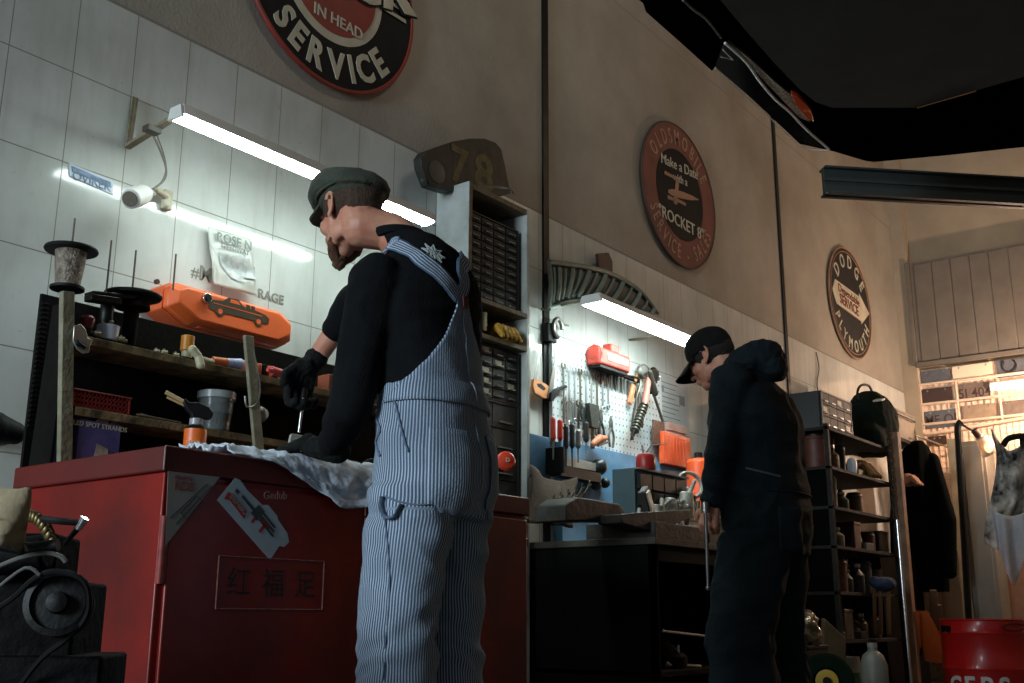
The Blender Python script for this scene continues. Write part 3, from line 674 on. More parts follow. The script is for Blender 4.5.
for z, a, bb_ in [(.018, .104, .086), (.045, .108, .090), (.075, .103, .087), (.100, .088, .076), (.118, .062, .054), (.127, .03, .026), (.129, .006, .006)]:
    R_.append([PC2(-.008+a*cos(2*pi*i/36), bb_*sin(2*pi*i/36), z+.006*cos(2*pi*i/36)*0+.02*max(0, -cos(2*pi*i/36))*(-1 if z < .03 else 0)) for i in range(36)])
cb.loft(R_); cb.ell(PC2(-.008, 0, .130), (.008, .008, .005), HM2)
fuse(cb, 'baseball_cap', bc, w2, .004, 2)
bm_ = MB().grid(lambda u, v: brim(u, v, PC2, .085, .105, .082, .024, .034, .030), 20, 10).build('cap_brim', bc, w2); bm_.modifiers.new('s', 'SOLIDIFY').thickness = .005
navy = mat('navy_twill', (27, 36, 40), .9, spec=.15, var=.35, vscale=4, bump=.4, bscale=120, rgb2=(18, 25, 29))
cv = MB()
ringloft(cv, [(B2(-.01, 0, .78), L2, F2, .185, .15, 2.5), (B2(-.015, 0, .86), L2, F2, .222, .165, 2.4), (B2(-.012, 0, .96), L2, F2, .228, .164, 2.3), (B2(0, 0, 1.08), L2, F2, .238, .168, 2.3), (B2(.01, 0, 1.20), L2, F2, .245, .168, 2.4), (B2(.018, 0, 1.32), L2, F2, .255, .172, 2.4), (B2(.028, 0, 1.42), L2, F2, .240, .155, 2.3), (B2(.042, 0, 1.485), L2, F2, .18, .12, 2.2), (B2(.06, 0, 1.525), L2, F2, .10, .09, 2)])
cv.chain([(LS+L2*.01, .082), (LS.lerp(LE2, .5), .076), (LE2, .070), (LE2.lerp(LW2, .5), .062), (LW2, .052)])
cv.chain([(RS, .080), (RS.lerp(RE2, .5), .074), (RE2, .066), (RW2, .046)])
for s in (1, -1):
    ringloft(cv, [(B2(f, s*l, z), L2, F2, r, r*1.08, 2.2) for f, l, z, r in [(0, .10, .86, .132), (.02, .12, .72, .130), (.045, .145, .58, .122), (.06, .165, .48, .122), (.05, .18, .36, .120), (.03, .19, .2, .116), (.0, .19, .06, .114)][::-1]])
def fold2(p):
    return folds(.013, 7, 9, 9)(p)+.016*(.5-abs(noise.noise(V((p.x*3+p.z*5, p.y*3-p.z*4, p.z*3)))))-.005+.003*sin((p.z-.47)*60+9*noise.noise(p*7))*math.exp(-((p.z-.45)/.08)**2)+.006*sin(p.z*60+p.x*30)*math.exp(-((p.z-1.02)/.05)**2)
cover = fuse(cv, 'coverall', navy, w2, .008, 7, fold2)
T = bvh(cover)
# bunched hood behind the neck
hd = MB(); nb2 = B2(.045, 0, 1.575)
for k in range(17):
    a = radians(-150+300*k/16); d = -F2*cos(a)+L2*sin(a); p = nb2+d*(.080+.022*cos(a))+V((0, 0, .016*cos(a)-.016*(1-cos(a)))); q = .050+.012*cos(a)
    hd.ell(p, (q, q, q*1.15))
hd.ell(nb2-F2*.125+V((0, 0, -.035)), (.05, .085, .055), rot3(th2))
fuse(hd, 'hood', navy, w2, .007, 4, folds(.010, 14, 18, 3))
def t2(a, z, off=.004):
    c = B2(.0+.04*max(0, (z-1.0)/.4), 0, z); d = (-F2*cos(a)+L2*sin(a)); return onto(c+d*.7, -d, off)
def onpx2(pts, off=.003):
    o_ = []
    for a, b in pts:
        h = T.ray_cast(CAM, ray(a, b).normalized(), 9.0)
        if h[0] is not None: o_.append(h[0]+h[1]*off)
    return o_
MB().tube(onpx2([(746+4.2*k, 468+1.1*k) for k in range(9)], .004), .0045, 6).build('zip', mat('dull_zip', (130, 132, 128), .4, .7), w2)
MB().tube([t2(radians(-62+8*k), 1.02, .004) for k in range(17)], .004, 6).build('waist_seam', navy, w2)
pk = MB().grid(lambda u, v: t2(radians(20+36*u), .96-.17*v, .006), 8, 8).build('rear_pocket', navy, w2, smooth=80); pk.modifiers.new('s', 'SOLIDIFY').thickness = .004
for s in (1, -1):
    bt = MB().chain([(B2(-.06, s*.18, .06), .055), (B2(.05, s*.19, .055), .052), (B2(.16, s*.20, .045), .048)]).chain([(B2(-.04, s*.18, .06), .055), (B2(-.03, s*.18, .18), .055)])
    fuse(bt, 'boot', MATS['boot_leather'], w2, .008, 3)
# ============================================================= RED CABINET AND WHAT STANDS ON IT
red = mat('red_enamel', (134, 21, 9), .36, var=.45, vscale=2.2, bump=.04, bscale=60, rgb2=(84, 13, 6))
red2 = mat('red_lid', (98, 20, 12), .5, var=.4, vscale=3)
scratch = mat('chipped_edge', (176, 150, 140), .6, var=.5, vscale=60)
BX0, BX1, BY0, BY1, BZ = .235, .944, 1.553, 3.05, .95
rc = thing('workshop_cabinet', 'large red steel workshop cabinet with stickers in front of the striped worker', 'cabinet', ((BX0+BX1)/2, (BY0+BY1)/2, 0))
MB().box(BX0+.01, BX1-.012, BY0+.012, BY1-.01, 0, BZ-.062).build('body', red, rc, bevel=.004)
MB().box(BX0, BX1, BY0, BY1, BZ-.062, BZ).build('top', red2, rc, bevel=.005)
ysp = X(363, 560, BX1).y
for y0, y1 in ((BY0+.03, ysp-.004), (ysp+.004, BY1-.02)):
    MB().box(BX1-.012, BX1+.002, y0, y1, .05, BZ-.078).build('door', red, rc, bevel=.004)
hgm = mat('pink_primer', (150, 60, 54), .5, var=.4, vscale=40)
MB().cyl((BX1-.004, BY0+.016, .62), (BX1-.004, BY0+.016, .78), .007, n=12).box(BX1-.012, BX1, BY0+.010, BY0+.03, .62, .78).build('hinge', hgm, rc)
MB().cyl((BX1-.004, BY0+.016, .16), (BX1-.004, BY0+.016, .32), .007, n=12).box(BX1-.012, BX1, BY0+.010, BY0+.03, .16, .32).build('hinge', hgm, rc)
ph = MB(); z = .10
while z < .84: ph.cyl((BX1+.004, ysp, z), (BX1+.004, ysp, z+.022), .0045, n=8); z += .028
ph.build('piano_hinge', mat('rust_red', (96, 30, 24), .5, .3, var=.5, vscale=60), rc)
MB().tube([(BX1-.0, BY0+.0, BZ-.06), (BX1, BY0, BZ-.002)], .0018, 5).tube([(BX1+.001, BY0, BZ-.001), (BX1+.001, BY0+.5, BZ-.001)], .0012, 5).build('worn_edge', scratch, rc)
SX = BX1+.0022
def SP(px, py, o=0.): return X(px, py, SX+o)
paper = mat('grey_sticker', (150, 148, 140), .55, var=.25, vscale=12)
s = tag(MB().prism([SP(168, 471), SP(220, 477), SP(165, 546)], (.0008, 0, 0)).build('sticker', paper), 'grey triangular sticker with red letters at the corner of the red cabinet', 'sticker')
redink = mat('red_ink', (170, 40, 34), .5, var=.2); darkink = mat('dark_ink', (40, 44, 46), .5, var=.3)
a, b_ = SP(173, 489, .001), SP(194, 492, .001)
MB().text('RDS', (a+b_)/2, U, W, .032, .0006, bold=.02).text('GRUPPA', SP(183, 480, .001), U, W, .014, .0006, bold=.01).build('lettering', mat('faded_red_ink', (150, 78, 70), .5), s)
ln = MB(); 
for q in (((170, 518), (207, 484)), ((176, 524), (212, 486))): ln.tube([SP(*q[0], .001), SP(*q[1], .001)], .0012, 4)
ln.tube([SP(181, 513, .001), SP(187, 519, .001), SP(203, 502, .001), SP(197, 496, .001), SP(181, 513, .001)], .0010, 4); ln.build('line_drawing', darkink, s)
s = tag(MB().prism([SP(235, 478), SP(240, 480), SP(247, 490), SP(262, 505), SP(268, 505), SP(277, 516), SP(278, 520), SP(287, 533), SP(289, 542), SP(284, 547), SP(279, 546), SP(270, 560), SP(217, 500)], (.0008, 0, 0)).build('sticker', mat('pale_blue_sticker', (176, 192, 198), .4, var=.15, vscale=14)), 'pale tilted cut-out sticker showing a tool, with a red label, on the red cabinet', 'sticker')
tu = (SP(247, 523)-SP(228, 500)).normalized(); tv = V((1, 0, 0)).cross(tu)
MB().prism([SP(228, 498, .001), SP(232, 493, .001), SP(248, 512, .001), SP(244, 519, .001)], (.0006, 0, 0)).prism([SP(224, 499, .001), SP(228, 500, .001), SP(231, 493, .001), SP(228, 492, .001)], (.0005, 0, 0)).text('TT', SP(256, 527, .001), tu, tv, .045, .0006, bold=.03, wide=1.3).build('red_label', redink, s)
MB().text('BENBO', SP(237.5, 506.5, .0018), tu, tv, .022, .0005, bold=.015).build('label_lettering', paper, s)
g_ = MB(); gp = lambda u, v: SP(255, 518, .001)+tu*u+tv*v
g_.prism([gp(-.07, .008), gp(.0, .008), gp(.0, .018), gp(-.07, .016)], (.0006, 0, 0)).prism([gp(-.02, .0), gp(.01, .0), gp(.012, .034), gp(-.015, .034)], (.0007, 0, 0))
for k in range(3): g_.prism([gp(.012, .004+.010*k), gp(.078-.006*k, .004+.010*k), gp(.078-.006*k, .011+.010*k), gp(.012, .011+.010*k)], (.0006, 0, 0))
g_.prism([gp(-.095, .004), gp(-.082, .004), gp(-.082, .014), gp(-.095, .014)], (.0006, 0, 0)).build('tool_drawing', mat('tool_ink', (56, 74, 78), .5, var=.4, vscale=80), s)
fr = MB(); q = [SP(217, 556, .0), SP(323, 563, .0), SP(326, 608, .0), SP(217, 610, .0)]
y0, y1, zt, zb = SP(219, 556).y, SP(324, 563).y, SP(219, 556).z, SP(219, 609).z
for a, b_ in (((y0, zt), (y1, zt)), ((y1, zt), (y1, zb)), ((y1, zb), (y0, zb)), ((y0, zb), (y0, zt))): fr.tube([(SX, *a), (SX, *b_)], .0022, 4)
tag(fr.build('painted_rectangle', mat('chalk_line', (142, 84, 76), .7, var=.6, vscale=40)), 'thin worn rectangular outline painted around dark characters on the red cabinet door', 'marking')
ch = MB(); yc = (y0+y1)/2; zc = (zt+zb)/2
for k, cch in enumerate('红福足'): ch.text(cch, (SX, yc+(k-1)*.112, zc-.026), U, W, .078, .0008)
tag(ch.build('painted_characters', mat('black_brush', (16, 9, 9), .6, var=.2)), 'row of three dark brushed characters inside the painted outline on the red door', 'lettering')
tag(MB().text('Gedub', SP(275, 499), V((0, 1, .08)), W, .03, .0008).build('scribble', mat('pale_scribble', (168, 130, 120), .6)), 'small pale scribbled word on the red cabinet door below the cloth', 'lettering')
# white cloth draped over the front edge
clothm = mat('white_rag', (216, 224, 234), .9, vscale=5, bump=.5, bscale=45, rgb2=(198, 207, 218))
cy0, cy1 = X(224, 450, BX1).y, 2.75
def hang(s): 
    y = cy0+(cy1-cy0)*s
    t = max(0, min(1, (y-cy0-.10)/.32)); return .004+.098*(t*t*(3-2*t))+.004*sin(y*22)+.006*noise.noise(V((y*9, 0, 0)))
def clf(u, v):
    y = cy0+(cy1-cy0)*u+.015*noise.noise(V((v*4, u*3, 2))); h = hang(u); wtop = .20+.05*noise.noise(V((u*4, 9, 0))); L_ = wtop+.02+h; d = L_*v
    r = .010*noise.noise(V((u*14, v*6, 3)))+.020*(.5-abs(noise.noise(V((u*9+v*5, v*4-u*3, 8)))))**2*2+.012*(.5-abs(noise.noise(V((u*24-v*7, v*9, 5)))))
    if d < wtop: return V((BX1-wtop+d+.004, y, BZ+.006+max(0, r)*1.6+.012*(1-v)))
    if d < wtop+.02: t = (d-wtop)/.02; return V((BX1+.004+.010*sin(t*pi/2), y, BZ+.006+max(0, r)-.008*t))
    return V((BX1+.012+abs(r)*1.5+.010*v*sin(u*40+sin(u*13)*2)*.5+.006, y, BZ-.002-(d-wtop-.02)+.006*sin(u*26)))
cl = MB().grid(clf, 110, 34).build('rag', clothm, smooth=180); cl.modifiers.new('s', 'SOLIDIFY').thickness = .002
tag(cl, 'crumpled white cloth draped over the front edge of the red cabinet', 'cloth')
# ---- clutter on the cabinet top
def carb(name, p, s, m, label, cat='engine part'):
    t = thing(name, label, cat, p); p = V(p)
    MB().box(p.x-.05*s, p.x+.05*s, p.y-.06*s, p.y+.06*s, p.z, p.z+.03*s).cyl(p+V((0, 0, .03*s)), p+V((0, 0, .07*s)), .035*s, n=16).cyl(p+V((0, -.09*s, .045*s)), p+V((0, .09*s, .045*s)), .018*s, n=12).build('casting', m, t, bevel=.002)
    b = MB()
    for a in range(6): b.cyl(p+V((.028*s*cos(a), .028*s*sin(a), .07*s)), p+V((.028*s*cos(a), .028*s*sin(a), (.08+.006*(a % 3))*s)), .006*s, n=6)
    b.build('bolt_heads', chrome, t); MB().tube(smooth_path([p+V((.03*s, .05*s, .04*s)), p+V((.07*s, .08*s, .06*s)), p+V((.05*s, .12*s, .02*s))]), .004*s).build('hose', black, t)
alu = mat('dull_aluminium', (132, 128, 118), .5, .7, var=.45, vscale=30, bump=.3)
def bench_point(px, x):
    d = V((x, X(px, 440, x).y, BZ))
    for _ in range(4): d.y += (px-proj(d)[0])/290
    return d
pp_ = bench_point(326, .64); carb('carburettor', (pp_.x, pp_.y, BZ), 1.45, alu, 'greasy cast engine part being worked on under the gloved hands')
pch = MB().prism([bench_point(283, .74), bench_point(296, .74), bench_point(294, .71), bench_point(281, .71)], (.004, .02, .125))
tag(pch.build('paper_packet', mat('packet_white', (186, 186, 176), .6, var=.3, vscale=20), bevel=.002), 'small open pale packet left of the lower gloved hand', 'packet')
def screwdriver():
    t = thing('screwdriver', 'thin steel screwdriver held upright in the upper gloved hand', 'screwdriver', D(299, 432, 3.03))
    a, b = D(303.5, 398, 3.06), D(299, 432, 3.03)
    MB().cyl(a, b, .0042, n=10).build('shaft', chrome, t); MB().cyl(a+(a-b).normalized()*.03, a, .010, .008, n=10).build('handle', black, t, bevel=.003)
screwdriver()
def spraybottle():
    p = Z(197, 447, BZ); p = V((.70, 1.86, BZ)); q = X(194, 452, p.x); p.y = q.y
    t = thing('spray_bottle', 'orange spray bottle with a black trigger head on the red cabinet', 'bottle', p)
    org = mat('orange_label', (226, 104, 30), .4, var=.2, vscale=30)
    p = p+V((0, 0, -.0)); MB().lathe([(.028, 0), (.031, .004), (.031, .098), (.028, .102), (.018, .108), (.014, .112), (.014, .125)], p).build('bottle', org, t)
    MB().lathe([(.0315, .098), (.028, .103), (.016, .110), (.016, .116), (.0, .117)], p).build('shoulder', black, t)
    MB().lathe([(.017, .110), (.019, .112), (.019, .128), (.015, .130)], p).build('collar', mat('clear_grey', (150, 150, 150), .3), t)
    f = V((.55, -.80, 0)).normalized()*1.0; f = V((-.4, -.9, 0)).normalized()
    o = p+V((0, 0, .130)); s_ = f.cross(V((0, 0, 1)))*.013
    prof = [(-.045, .0), (-.052, .018), (-.035, .04), (.0, .052), (.03, .05), (.045, .062), (.05, .045), (.035, .024), (.02, .01), (.016, -.03), (.008, -.03), (.006, .0)]
    MB().prism([o+f*a*.85+V((0, 0, b*.85))-s_ for a, b in prof], s_*2).build('trigger_head', black, t, bevel=.004)
    MB().cyl(o+f*.03+V((0, 0, .040)), o+f*.09+V((0, 0, .066)), .0055, n=10).cyl(o+f*.03+V((0, 0, .031)), o+f*.085+V((0, 0, .052)), .0035, n=8).build('nozzle', mat('nozzle_tan', (176, 150, 104), .5), t)
    MB().text('SHINE', p+V((.0315*.7, -.0315*.7, .03)), V((.7, .7, 0)), W, .018, .001, bold=.01).text('CLEAN', p+V((.0315*.7, -.0315*.7, .055)), V((.7, .7, 0)), W, .012, .001).build('lettering', scream, t)
spraybottle()
# ============================================================= SHELF RACK ON THE CABINET
oldwood = mat('grimy_wood', (140, 122, 82), .8, var=.5, vscale=14, bump=.4, bscale=60, rgb2=(62, 54, 38))
greywood = mat('grey_post', (132, 128, 104), .75, var=.4, vscale=16, bump=.4, bscale=70)
drk = mat('dark_board', (24, 23, 20), .9, spec=.1, var=.4, vscale=6, bump=.2)
FX = .42; RX = .255
rk = thing('shelf_rack', 'grimy open shelf rack with two boards standing on the red cabinet', 'shelf', (FX-.08, 2.2, BZ))
pz = X(62, 292, FX).z; py0 = X(56, 440, FX).y; py1 = X(72, 440, FX).y
pa_, pb2 = X(67, 292, FX-.01), X(65, 459, FX-.01); pb2.z = BZ; MB().obox((pa_+pb2)/2, pa_-pb2, (pa_-pb2).length, .036, .022, V((1, 0, 0))).build('post', greywood, rk, bevel=.002)
tz = X(80, 335, FX).z; tz1 = X(370, 398, FX).z; tz = (tz+tz1)/2; YE = 2.98
MB().box(RX, FX, py1, YE, tz-.024, tz).build('shelf_board', oldwood, rk, bevel=.002)
mz = (X(75, 402, FX).z+X(235, 436, FX).z)/2
MB().box(RX, FX, py1, X(262, 445, FX).y+.3, mz-.024, mz).build('shelf_board', oldwood, rk, bevel=.002)
bz = (X(140, 321, RX).z+X(324, 360, RX).z)/2
MB().box(RX-.012, RX, py0, YE, BZ, bz).build('back_board', drk, rk)
sdp = MB().prism([(.29, py0+.0, BZ), (FX-.02, py0+.0, BZ), (FX-.02, py0+.012, pz-.01), (.30, py0+.012, pz-.01)], (0, .01, 0))
for k in range(26): sdp.cyl((.262, py0, BZ+.12+.0145*k), (.262, py0+.02, BZ+.12+.0145*k), .005, n=6)
sdp.build('side_panel', drk, rk); MB().box(RX, FX-.03, py1, py1+.4, tz+.0, tz+.012).build('ledge', drk, rk)
MB().box(FX-.03, FX, YE-.03, YE, BZ, tz-.024).build('post', greywood, rk)
pb_ = X(243, 340, FX+.03), X(258, 452, FX+.06)
a, b_ = X(248, 336, FX+.02), X(259, 455, FX+.07); 
pl_ = tag(MB().obox((a+b_)/2, b_-a, (b_-a).length, .035, .014, V((1, 0, 0))).build('leaning_board', greywood, bevel=.002), 'worn upright wooden slat leaning against the shelf rack beside the clear bucket', 'plank')
cc = X(262, 398, FX+.03); cl_ = thing('hose_clamp', 'wire clip and small cup hooked on the leaning wooden slat', 'clip', X(254, 412, FX+.05))
MB().tube(smooth_path([X(253, 350, FX+.04), X(258, 372, FX+.06), X(260, 392, FX+.06), X(256, 404, FX+.06), X(247, 407, FX+.06), X(245, 396, FX+.06)]), .003).build('wire', steel, cl_)
q = X(262, 410, FX+.03); MB().lathe([(.026, 0), (.026, .02), (.014, .035), (.002, .04)], q-V((0, .02, .02)), (.3, 1, .3), 16).build('cup', alu, cl_)
# spindles with reels
rodm = mat('rod_steel', (96, 88, 76), .5, .6)
def rod(px, py0_, py1_, x, label):
    a, b = X(px, py0_, x), X(px-3, py1_, x); a.y = b.y = (a.y+b.y)/2
    return tag(MB().cyl(b, a, .003, n=8).build('spindle', rodm), label, 'rod')
q = X(70, 268, .33); t = thing('wire_spool', 'worn wire spool with a wide black rim on top of the rack post', 'spool', (.36, q.y, X(68, 292, .36).z))
p = V((.36, X(67, 290, .36).y, X(68, 290, .36).z)); H = X(70, 250, .36).z-p.z
MB().lathe([(.048, 0), (.048, .008), (.03, .010)], p).build('bottom_rim', black, t); MB().lathe([(.074, H-.004), (.076, H), (.074, H+.005), (.01, H+.006)], p).build('top_rim', black, t)
MB().lathe([(.034, .009), (.036, .03), (.041, H*.6), (.044, H-.005)], p).build('winding', mat('wire_winding', (150, 138, 122), .6, .2, var=.6, vscale=60, bump=.8, bscale=140, rgb2=(92, 78, 66)), t)
MB().cyl(p+V((0, 0, H)), p+V((0, 0, H+.10)), .003, n=8).build('spindle', rodm, t)
for (px, a, b, x, lb_) in ((110, 240, 300, .33, 'thin spindle rod standing behind the reels, second from the left on the rack'), (135, 250, 305, .33, 'thin spindle rod rising from the flat black reels beside the orange case'), (176, 254, 290, .28, 'short spindle rod rising just behind the orange wall case')):
    rod(px, a, b, x, lb_)
q = X(128, 300, .33)
r1 = thing('flat_reel', 'wide flat black reel with its core, next to the orange case', 'reel', X(131, 330, .33)); pr = X(133, 296, .33)
MB().lathe([(.0, -.012), (.085, -.006), (.088, 0), (.086, .004), (.0, .010)], pr).build('flange', black, r1)
MB().lathe([(.055, -.04), (.05, -.012), (.0, -.01)], pr).lathe([(.020, tz-pr.z+.002), (.024, -.04)], pr, n=18).build('core', drk, r1)
r2 = tag(MB().obox(X(110, 296, .36), (0, 1, .14), .14, .05, .012).obox(X(103, 300, .37), (0, 1, .1), .10, .04, .02).cyl(V((.34, X(108, 300, .34).y, tz+.013)), X(108, 300, .34), .02, n=12).build('angle_bracket', steel_dark, bevel=.003), 'dark flat metal bracket stacked left of the wide flat reel', 'bracket')
# small things along the upper board
def on_top(px, x=FX-.05, z=None): 
    q = X(px, 350, x); 
    # the point of the board straight below the pixel column
    for k in range(3):
        d = V((x, q.y, z if z is not None else tz)); q.y += (px-proj(d)[0])/290
    return V((x, q.y, z if z is not None else tz))
p = on_top(107, FX-.05, tz+.012); t = thing('plastic_tub', 'small white tub on the upper board of the rack', 'tub', p)
MB().lathe([(.026, 0), (.030, .003), (.032, .04), (.0335, .045), (.030, .045), (.028, .012), (.0, .012)], p).build('bowl', mat('white_plastic', (206, 214, 226), .35, var=.1), t)
for k in range(4): MB().chain([(p+V((.01*cos(k*2), .012*sin(k*2), .04)), .006), (p+V((.018*cos(k*2), .016*sin(k*2), .056)), .004)], 6).build('fitting', mat('fitting_ivory', (190, 182, 150), .5), t)
p = on_top(86, FX-.04, tz+.012)
t = thing('red_grip', 'small dark red plastic plug on the upper board beside the rack post', 'plug', p); MB().lathe([(.012, 0), (.014, .02), (.019, .03), (.021, .05), (.016, .058)], p, n=10).build('cap', mat('dark_red_plastic', (120, 36, 34), .4), t); MB().cyl(p, p+V((0, 0, .02)), .016, n=10).build('base_ring', black, t)
p = X(80, 341, FX+.012); t = thing('door_latch', 'shiny hook-shaped latch hanging on the front of the rack post', 'latch', p)
out = [X(73, 326, FX+.01), X(80, 324, FX+.01), X(85, 330, FX+.01), X(87, 338, FX+.01), X(92, 340, FX+.01), X(89, 347, FX+.01), X(88, 353, FX+.01), X(82, 354, FX+.01), X(76, 349, FX+.01), X(72, 341, FX+.01)]
MB().prism(out, (.006, 0, 0)).build('plate', mat('pale_zinc', (176, 172, 156), .3, .7, var=.2), t, bevel=.002); MB().chain([(X(78, 343, FX+.018), .009), (X(84, 347, FX+.018), .007)], 8).build('pawl', black, t)
ivory = mat('ivory_parts', (184, 176, 142), .5, var=.2); 
def bits(px, n, lab, m, zz=None, sp=.022):
    p = on_top(px, FX-.035, zz); t = thing('plastic_fittings', lab, 'fittings', p)
    for k in range(n):
        c = p+V((.012*sin(k*2.3), (k-n/2)*sp, .007)); MB().cyl(c-V((0, .008, 0)), c+V((.004, .010, .004)), .007, .005, n=8).cyl(c, c+V((0, 0, .012)), .004, n=6).build('fitting', m, t)
bits(98, 3, 'few ivory plastic fittings at the left end of the upper board', ivory, tz+.012); bits(122, 3, 'few ivory plastic fittings just right of the white tub', ivory, tz+.012); bits(168, 4, 'row of ivory fittings between the orange case and the yellow-capped tube', ivory)
p = on_top(186); t = thing('sealant_tube', 'short tube with an orange-yellow cap on the upper board', 'tube', p)
MB().cyl(p, p+V((0, 0, .035)), .017, n=16).build('tube_body', ivory, t); MB().cyl(p+V((0, 0, .035)), p+V((0, 0, .085)), .022, .021, n=16).build('cap', mat('amber_cap', (214, 138, 44), .4), t, bevel=.002)
p = on_top(197, FX-.0); t = thing('pipe_fitting', 'ivory pipe elbow hanging over the edge of the upper board', 'fitting', p)
MB().chain([(p+V((0, -.02, .03)), .014), (p+V((.005, .0, .012)), .013), (p+V((.012, .006, -.016)), .014)], 12).build('elbow', ivory, t); MB().chain([(p+V((-.01, .03, .008)), .011), (p+V((-.01, .065, .008)), .008)], 10).build('stub', ivory, t)
p = on_top(225, FX-.02); 
def squeeze(p, d, m1, m2, lab, l=.11, fin=.03):
    t = thing('squeeze_tube', lab, 'tube', p); d = V(d).normalized(); z = V((0, 0, 1)); sd = d.cross(z); p = p+V((0, 0, .018))
    R_ = []
    for k in range(9):
        a = k/8; w_ = .014+(fin-.014)*a; h_ = .015*(1-a)+.002
        R_.append([p+d*(l*(a-.5))+sd*(w_*cos(2*pi*i/16)*.6)+z*(h_*sin(2*pi*i/16)*1.0+(w_*.6*sin(2*pi*i/16) if True else 0)*a) for i in range(16)])
    MB().loft(R_[:5]).build('neck_half', m1, t); MB().loft(R_[4:]).build('label_half', m2, t); MB().cyl(p-d*(l/2+.018), p-d*(l/2), .008, .010, n=12).build('cap', m1, t)
whitep = mat('white_plastic', (210, 210, 206), .35); bluew = mat('pale_lilac_label', (176, 182, 214), .4, var=.3, vscale=60); orp = mat('orange_plastic', (222, 112, 52), .4, var=.15)
squeeze(on_top(226, FX-.02), (0, 1, .1), orp, bluew, 'orange and pale lilac squeeze tube lying left of the leaning slat')
p = on_top(247, FX-.08); t = thing('rubber_balls', 'brownish pair of small round caps behind the leaning slat', 'caps', p)
MB().ell(p+V((0, -.02, .03)), (.025, .025, .028)).build('cap', mat('salmon_cap', (170, 96, 76), .5), t); MB().ell(p+V((0, .035, .026)), (.022, .022, .025)).build('cap', MATS['salmon_cap'], t)
p = on_top(266, FX-.03); t = thing('striped_caps', 'bundle of salmon and black striped caps right of the leaning slat', 'caps', p)
for k in range(4): MB().cyl(p+V((-.0, -.036+.024*k, .003)), p+V((0, -.036+.024*k, .042)), .012, n=12).build('cap', orp if k % 2 == 0 else black, t, bevel=.002)
MB().cyl(p+V((-.022, -.03, .02)), p+V((-.022, .04, .02)), .018, n=12).build('roll', black, t)
squeeze(on_top(284, FX-.045), (0, 1, .2), whitep, mat('pale_blue_label', (186, 206, 214), .4, var=.2, vscale=50), 'white and pale blue squeeze tube near the upper gloved hand', .09)
squeeze(on_top(283, FX+.0), (0, .9, -.05), mat('pink_red', (222, 84, 84), .4), whitep, 'pink-red squeeze tube lying in front of the pale blue one', .10, .022)
p = on_top(335, FX-.04); tag(MB().box(p.x-.03, p.x+.03, p.y-.06, p.y+.06, tz, tz+.06).build('small_box', mat('terracotta_box', (150, 74, 48), .6, var=.3), bevel=.003), 'terracotta box on the upper board between the two sleeves', 'box')
# lower board
def on_mid(px, x=FX-.06): return on_top(px, x, mz)
y0_, y1_ = on_mid(71, FX-.01).y, on_mid(128, FX-.01).y
t = thing('plastic_basket', 'shallow dark red perforated basket on the lower board', 'basket', (FX-.075, (y0_+y1_)/2, mz)); redp = mat('red_basket', (142, 40, 36), .45, var=.35, vscale=50)
bk = MB(); x0, x1 = RX+.02, FX-.005; h_ = .052
for (ax0, ax1, ay0, ay1) in ((x1-.004, x1, y0_, y1_), (x0, x0+.004, y0_, y1_), (x0, x1, y0_, y0_+.004), (x0, x1, y1_-.004, y1_)):
    n = int(max(ax1-ax0, ay1-ay0)/.012)
    for k in range(n+1):
        if ay1-ay0 > .01: yy = ay0+(ay1-ay0)*k/n; bk.box(ax0, ax1, yy-.002, yy+.002, mz+.003, mz+h_)
        else: xx = ax0+(ax1-ax0)*k/n; bk.box(xx-.002, xx+.002, ay0, ay1, mz+.003, mz+h_)
    for zq in (.004, .018, .032): bk.box(ax0, ax1, ay0, ay1, mz+zq, mz+zq+.007)
bk.box(x0, x1, y0_, y1_, mz+.001, mz+.004).build('wall_mesh', redp, t)
MB().box(x0-.004, x1+.005, y0_-.004, y1_+.005, mz+h_-.004, mz+h_).build('rim', mat('pink_rim', (176, 100, 96), .4), t, bevel=.002)
MB().box(x0+.01, x1-.01, y0_+.01, y1_-.01, mz+.003, mz+.036).build('contents', drk, t)
p = on_mid(214, FX-.06); t = thing('clear_bucket', 'clear plastic bucket with a rim, half full, on the lower board', 'bucket', p)
cp = mat('smoky_clear_plastic', (150, 158, 156), .2, var=.2, vscale=30, alpha=.42, bump=.3, bscale=25); cp.node_tree.nodes['Principled BSDF'].inputs['Alpha'].default_value = .28; prf = [(.046, .002), (.050, .006), (.060, .118), (.063, .120), (.064, .136), (.060, .138), (.057, .120), (.046, .006)]
MB().lathe([(a*.95, b*.94) for a, b in prf], p, n=32).build('wall', cp, t); MB().lathe([(.058, .108), (.0615, .108), (.0615, .131), (.058, .131)], p, n=32).build('rim', mat('milky_rim', (176, 184, 182), .3, alpha=.7), t); MB().lathe([(.043, .003), (.050, .062), (.02, .068), (.0, .066)], p).build('contents', mat('grey_contents', (44, 44, 40), .8, var=.5, vscale=60, bump=.6), t)
p = on_mid(155, FX-.03); t = thing('pliers', 'thin rusty pliers lying on the lower board left of the spray bottle', 'pliers', p); MB().tube([p+V((0, -.07, .008)), p+V((0, -.05, .010)), p+V((.004, .09, .008))], [.007, .006, .003]).build('handle', MATS['rust_red'] if 0 else steel, t); MB().tube([p+V((-.01, -.05, .016)), p+V((-.02, .08, .008))], [.005, .003]).build('handle', steel, t)
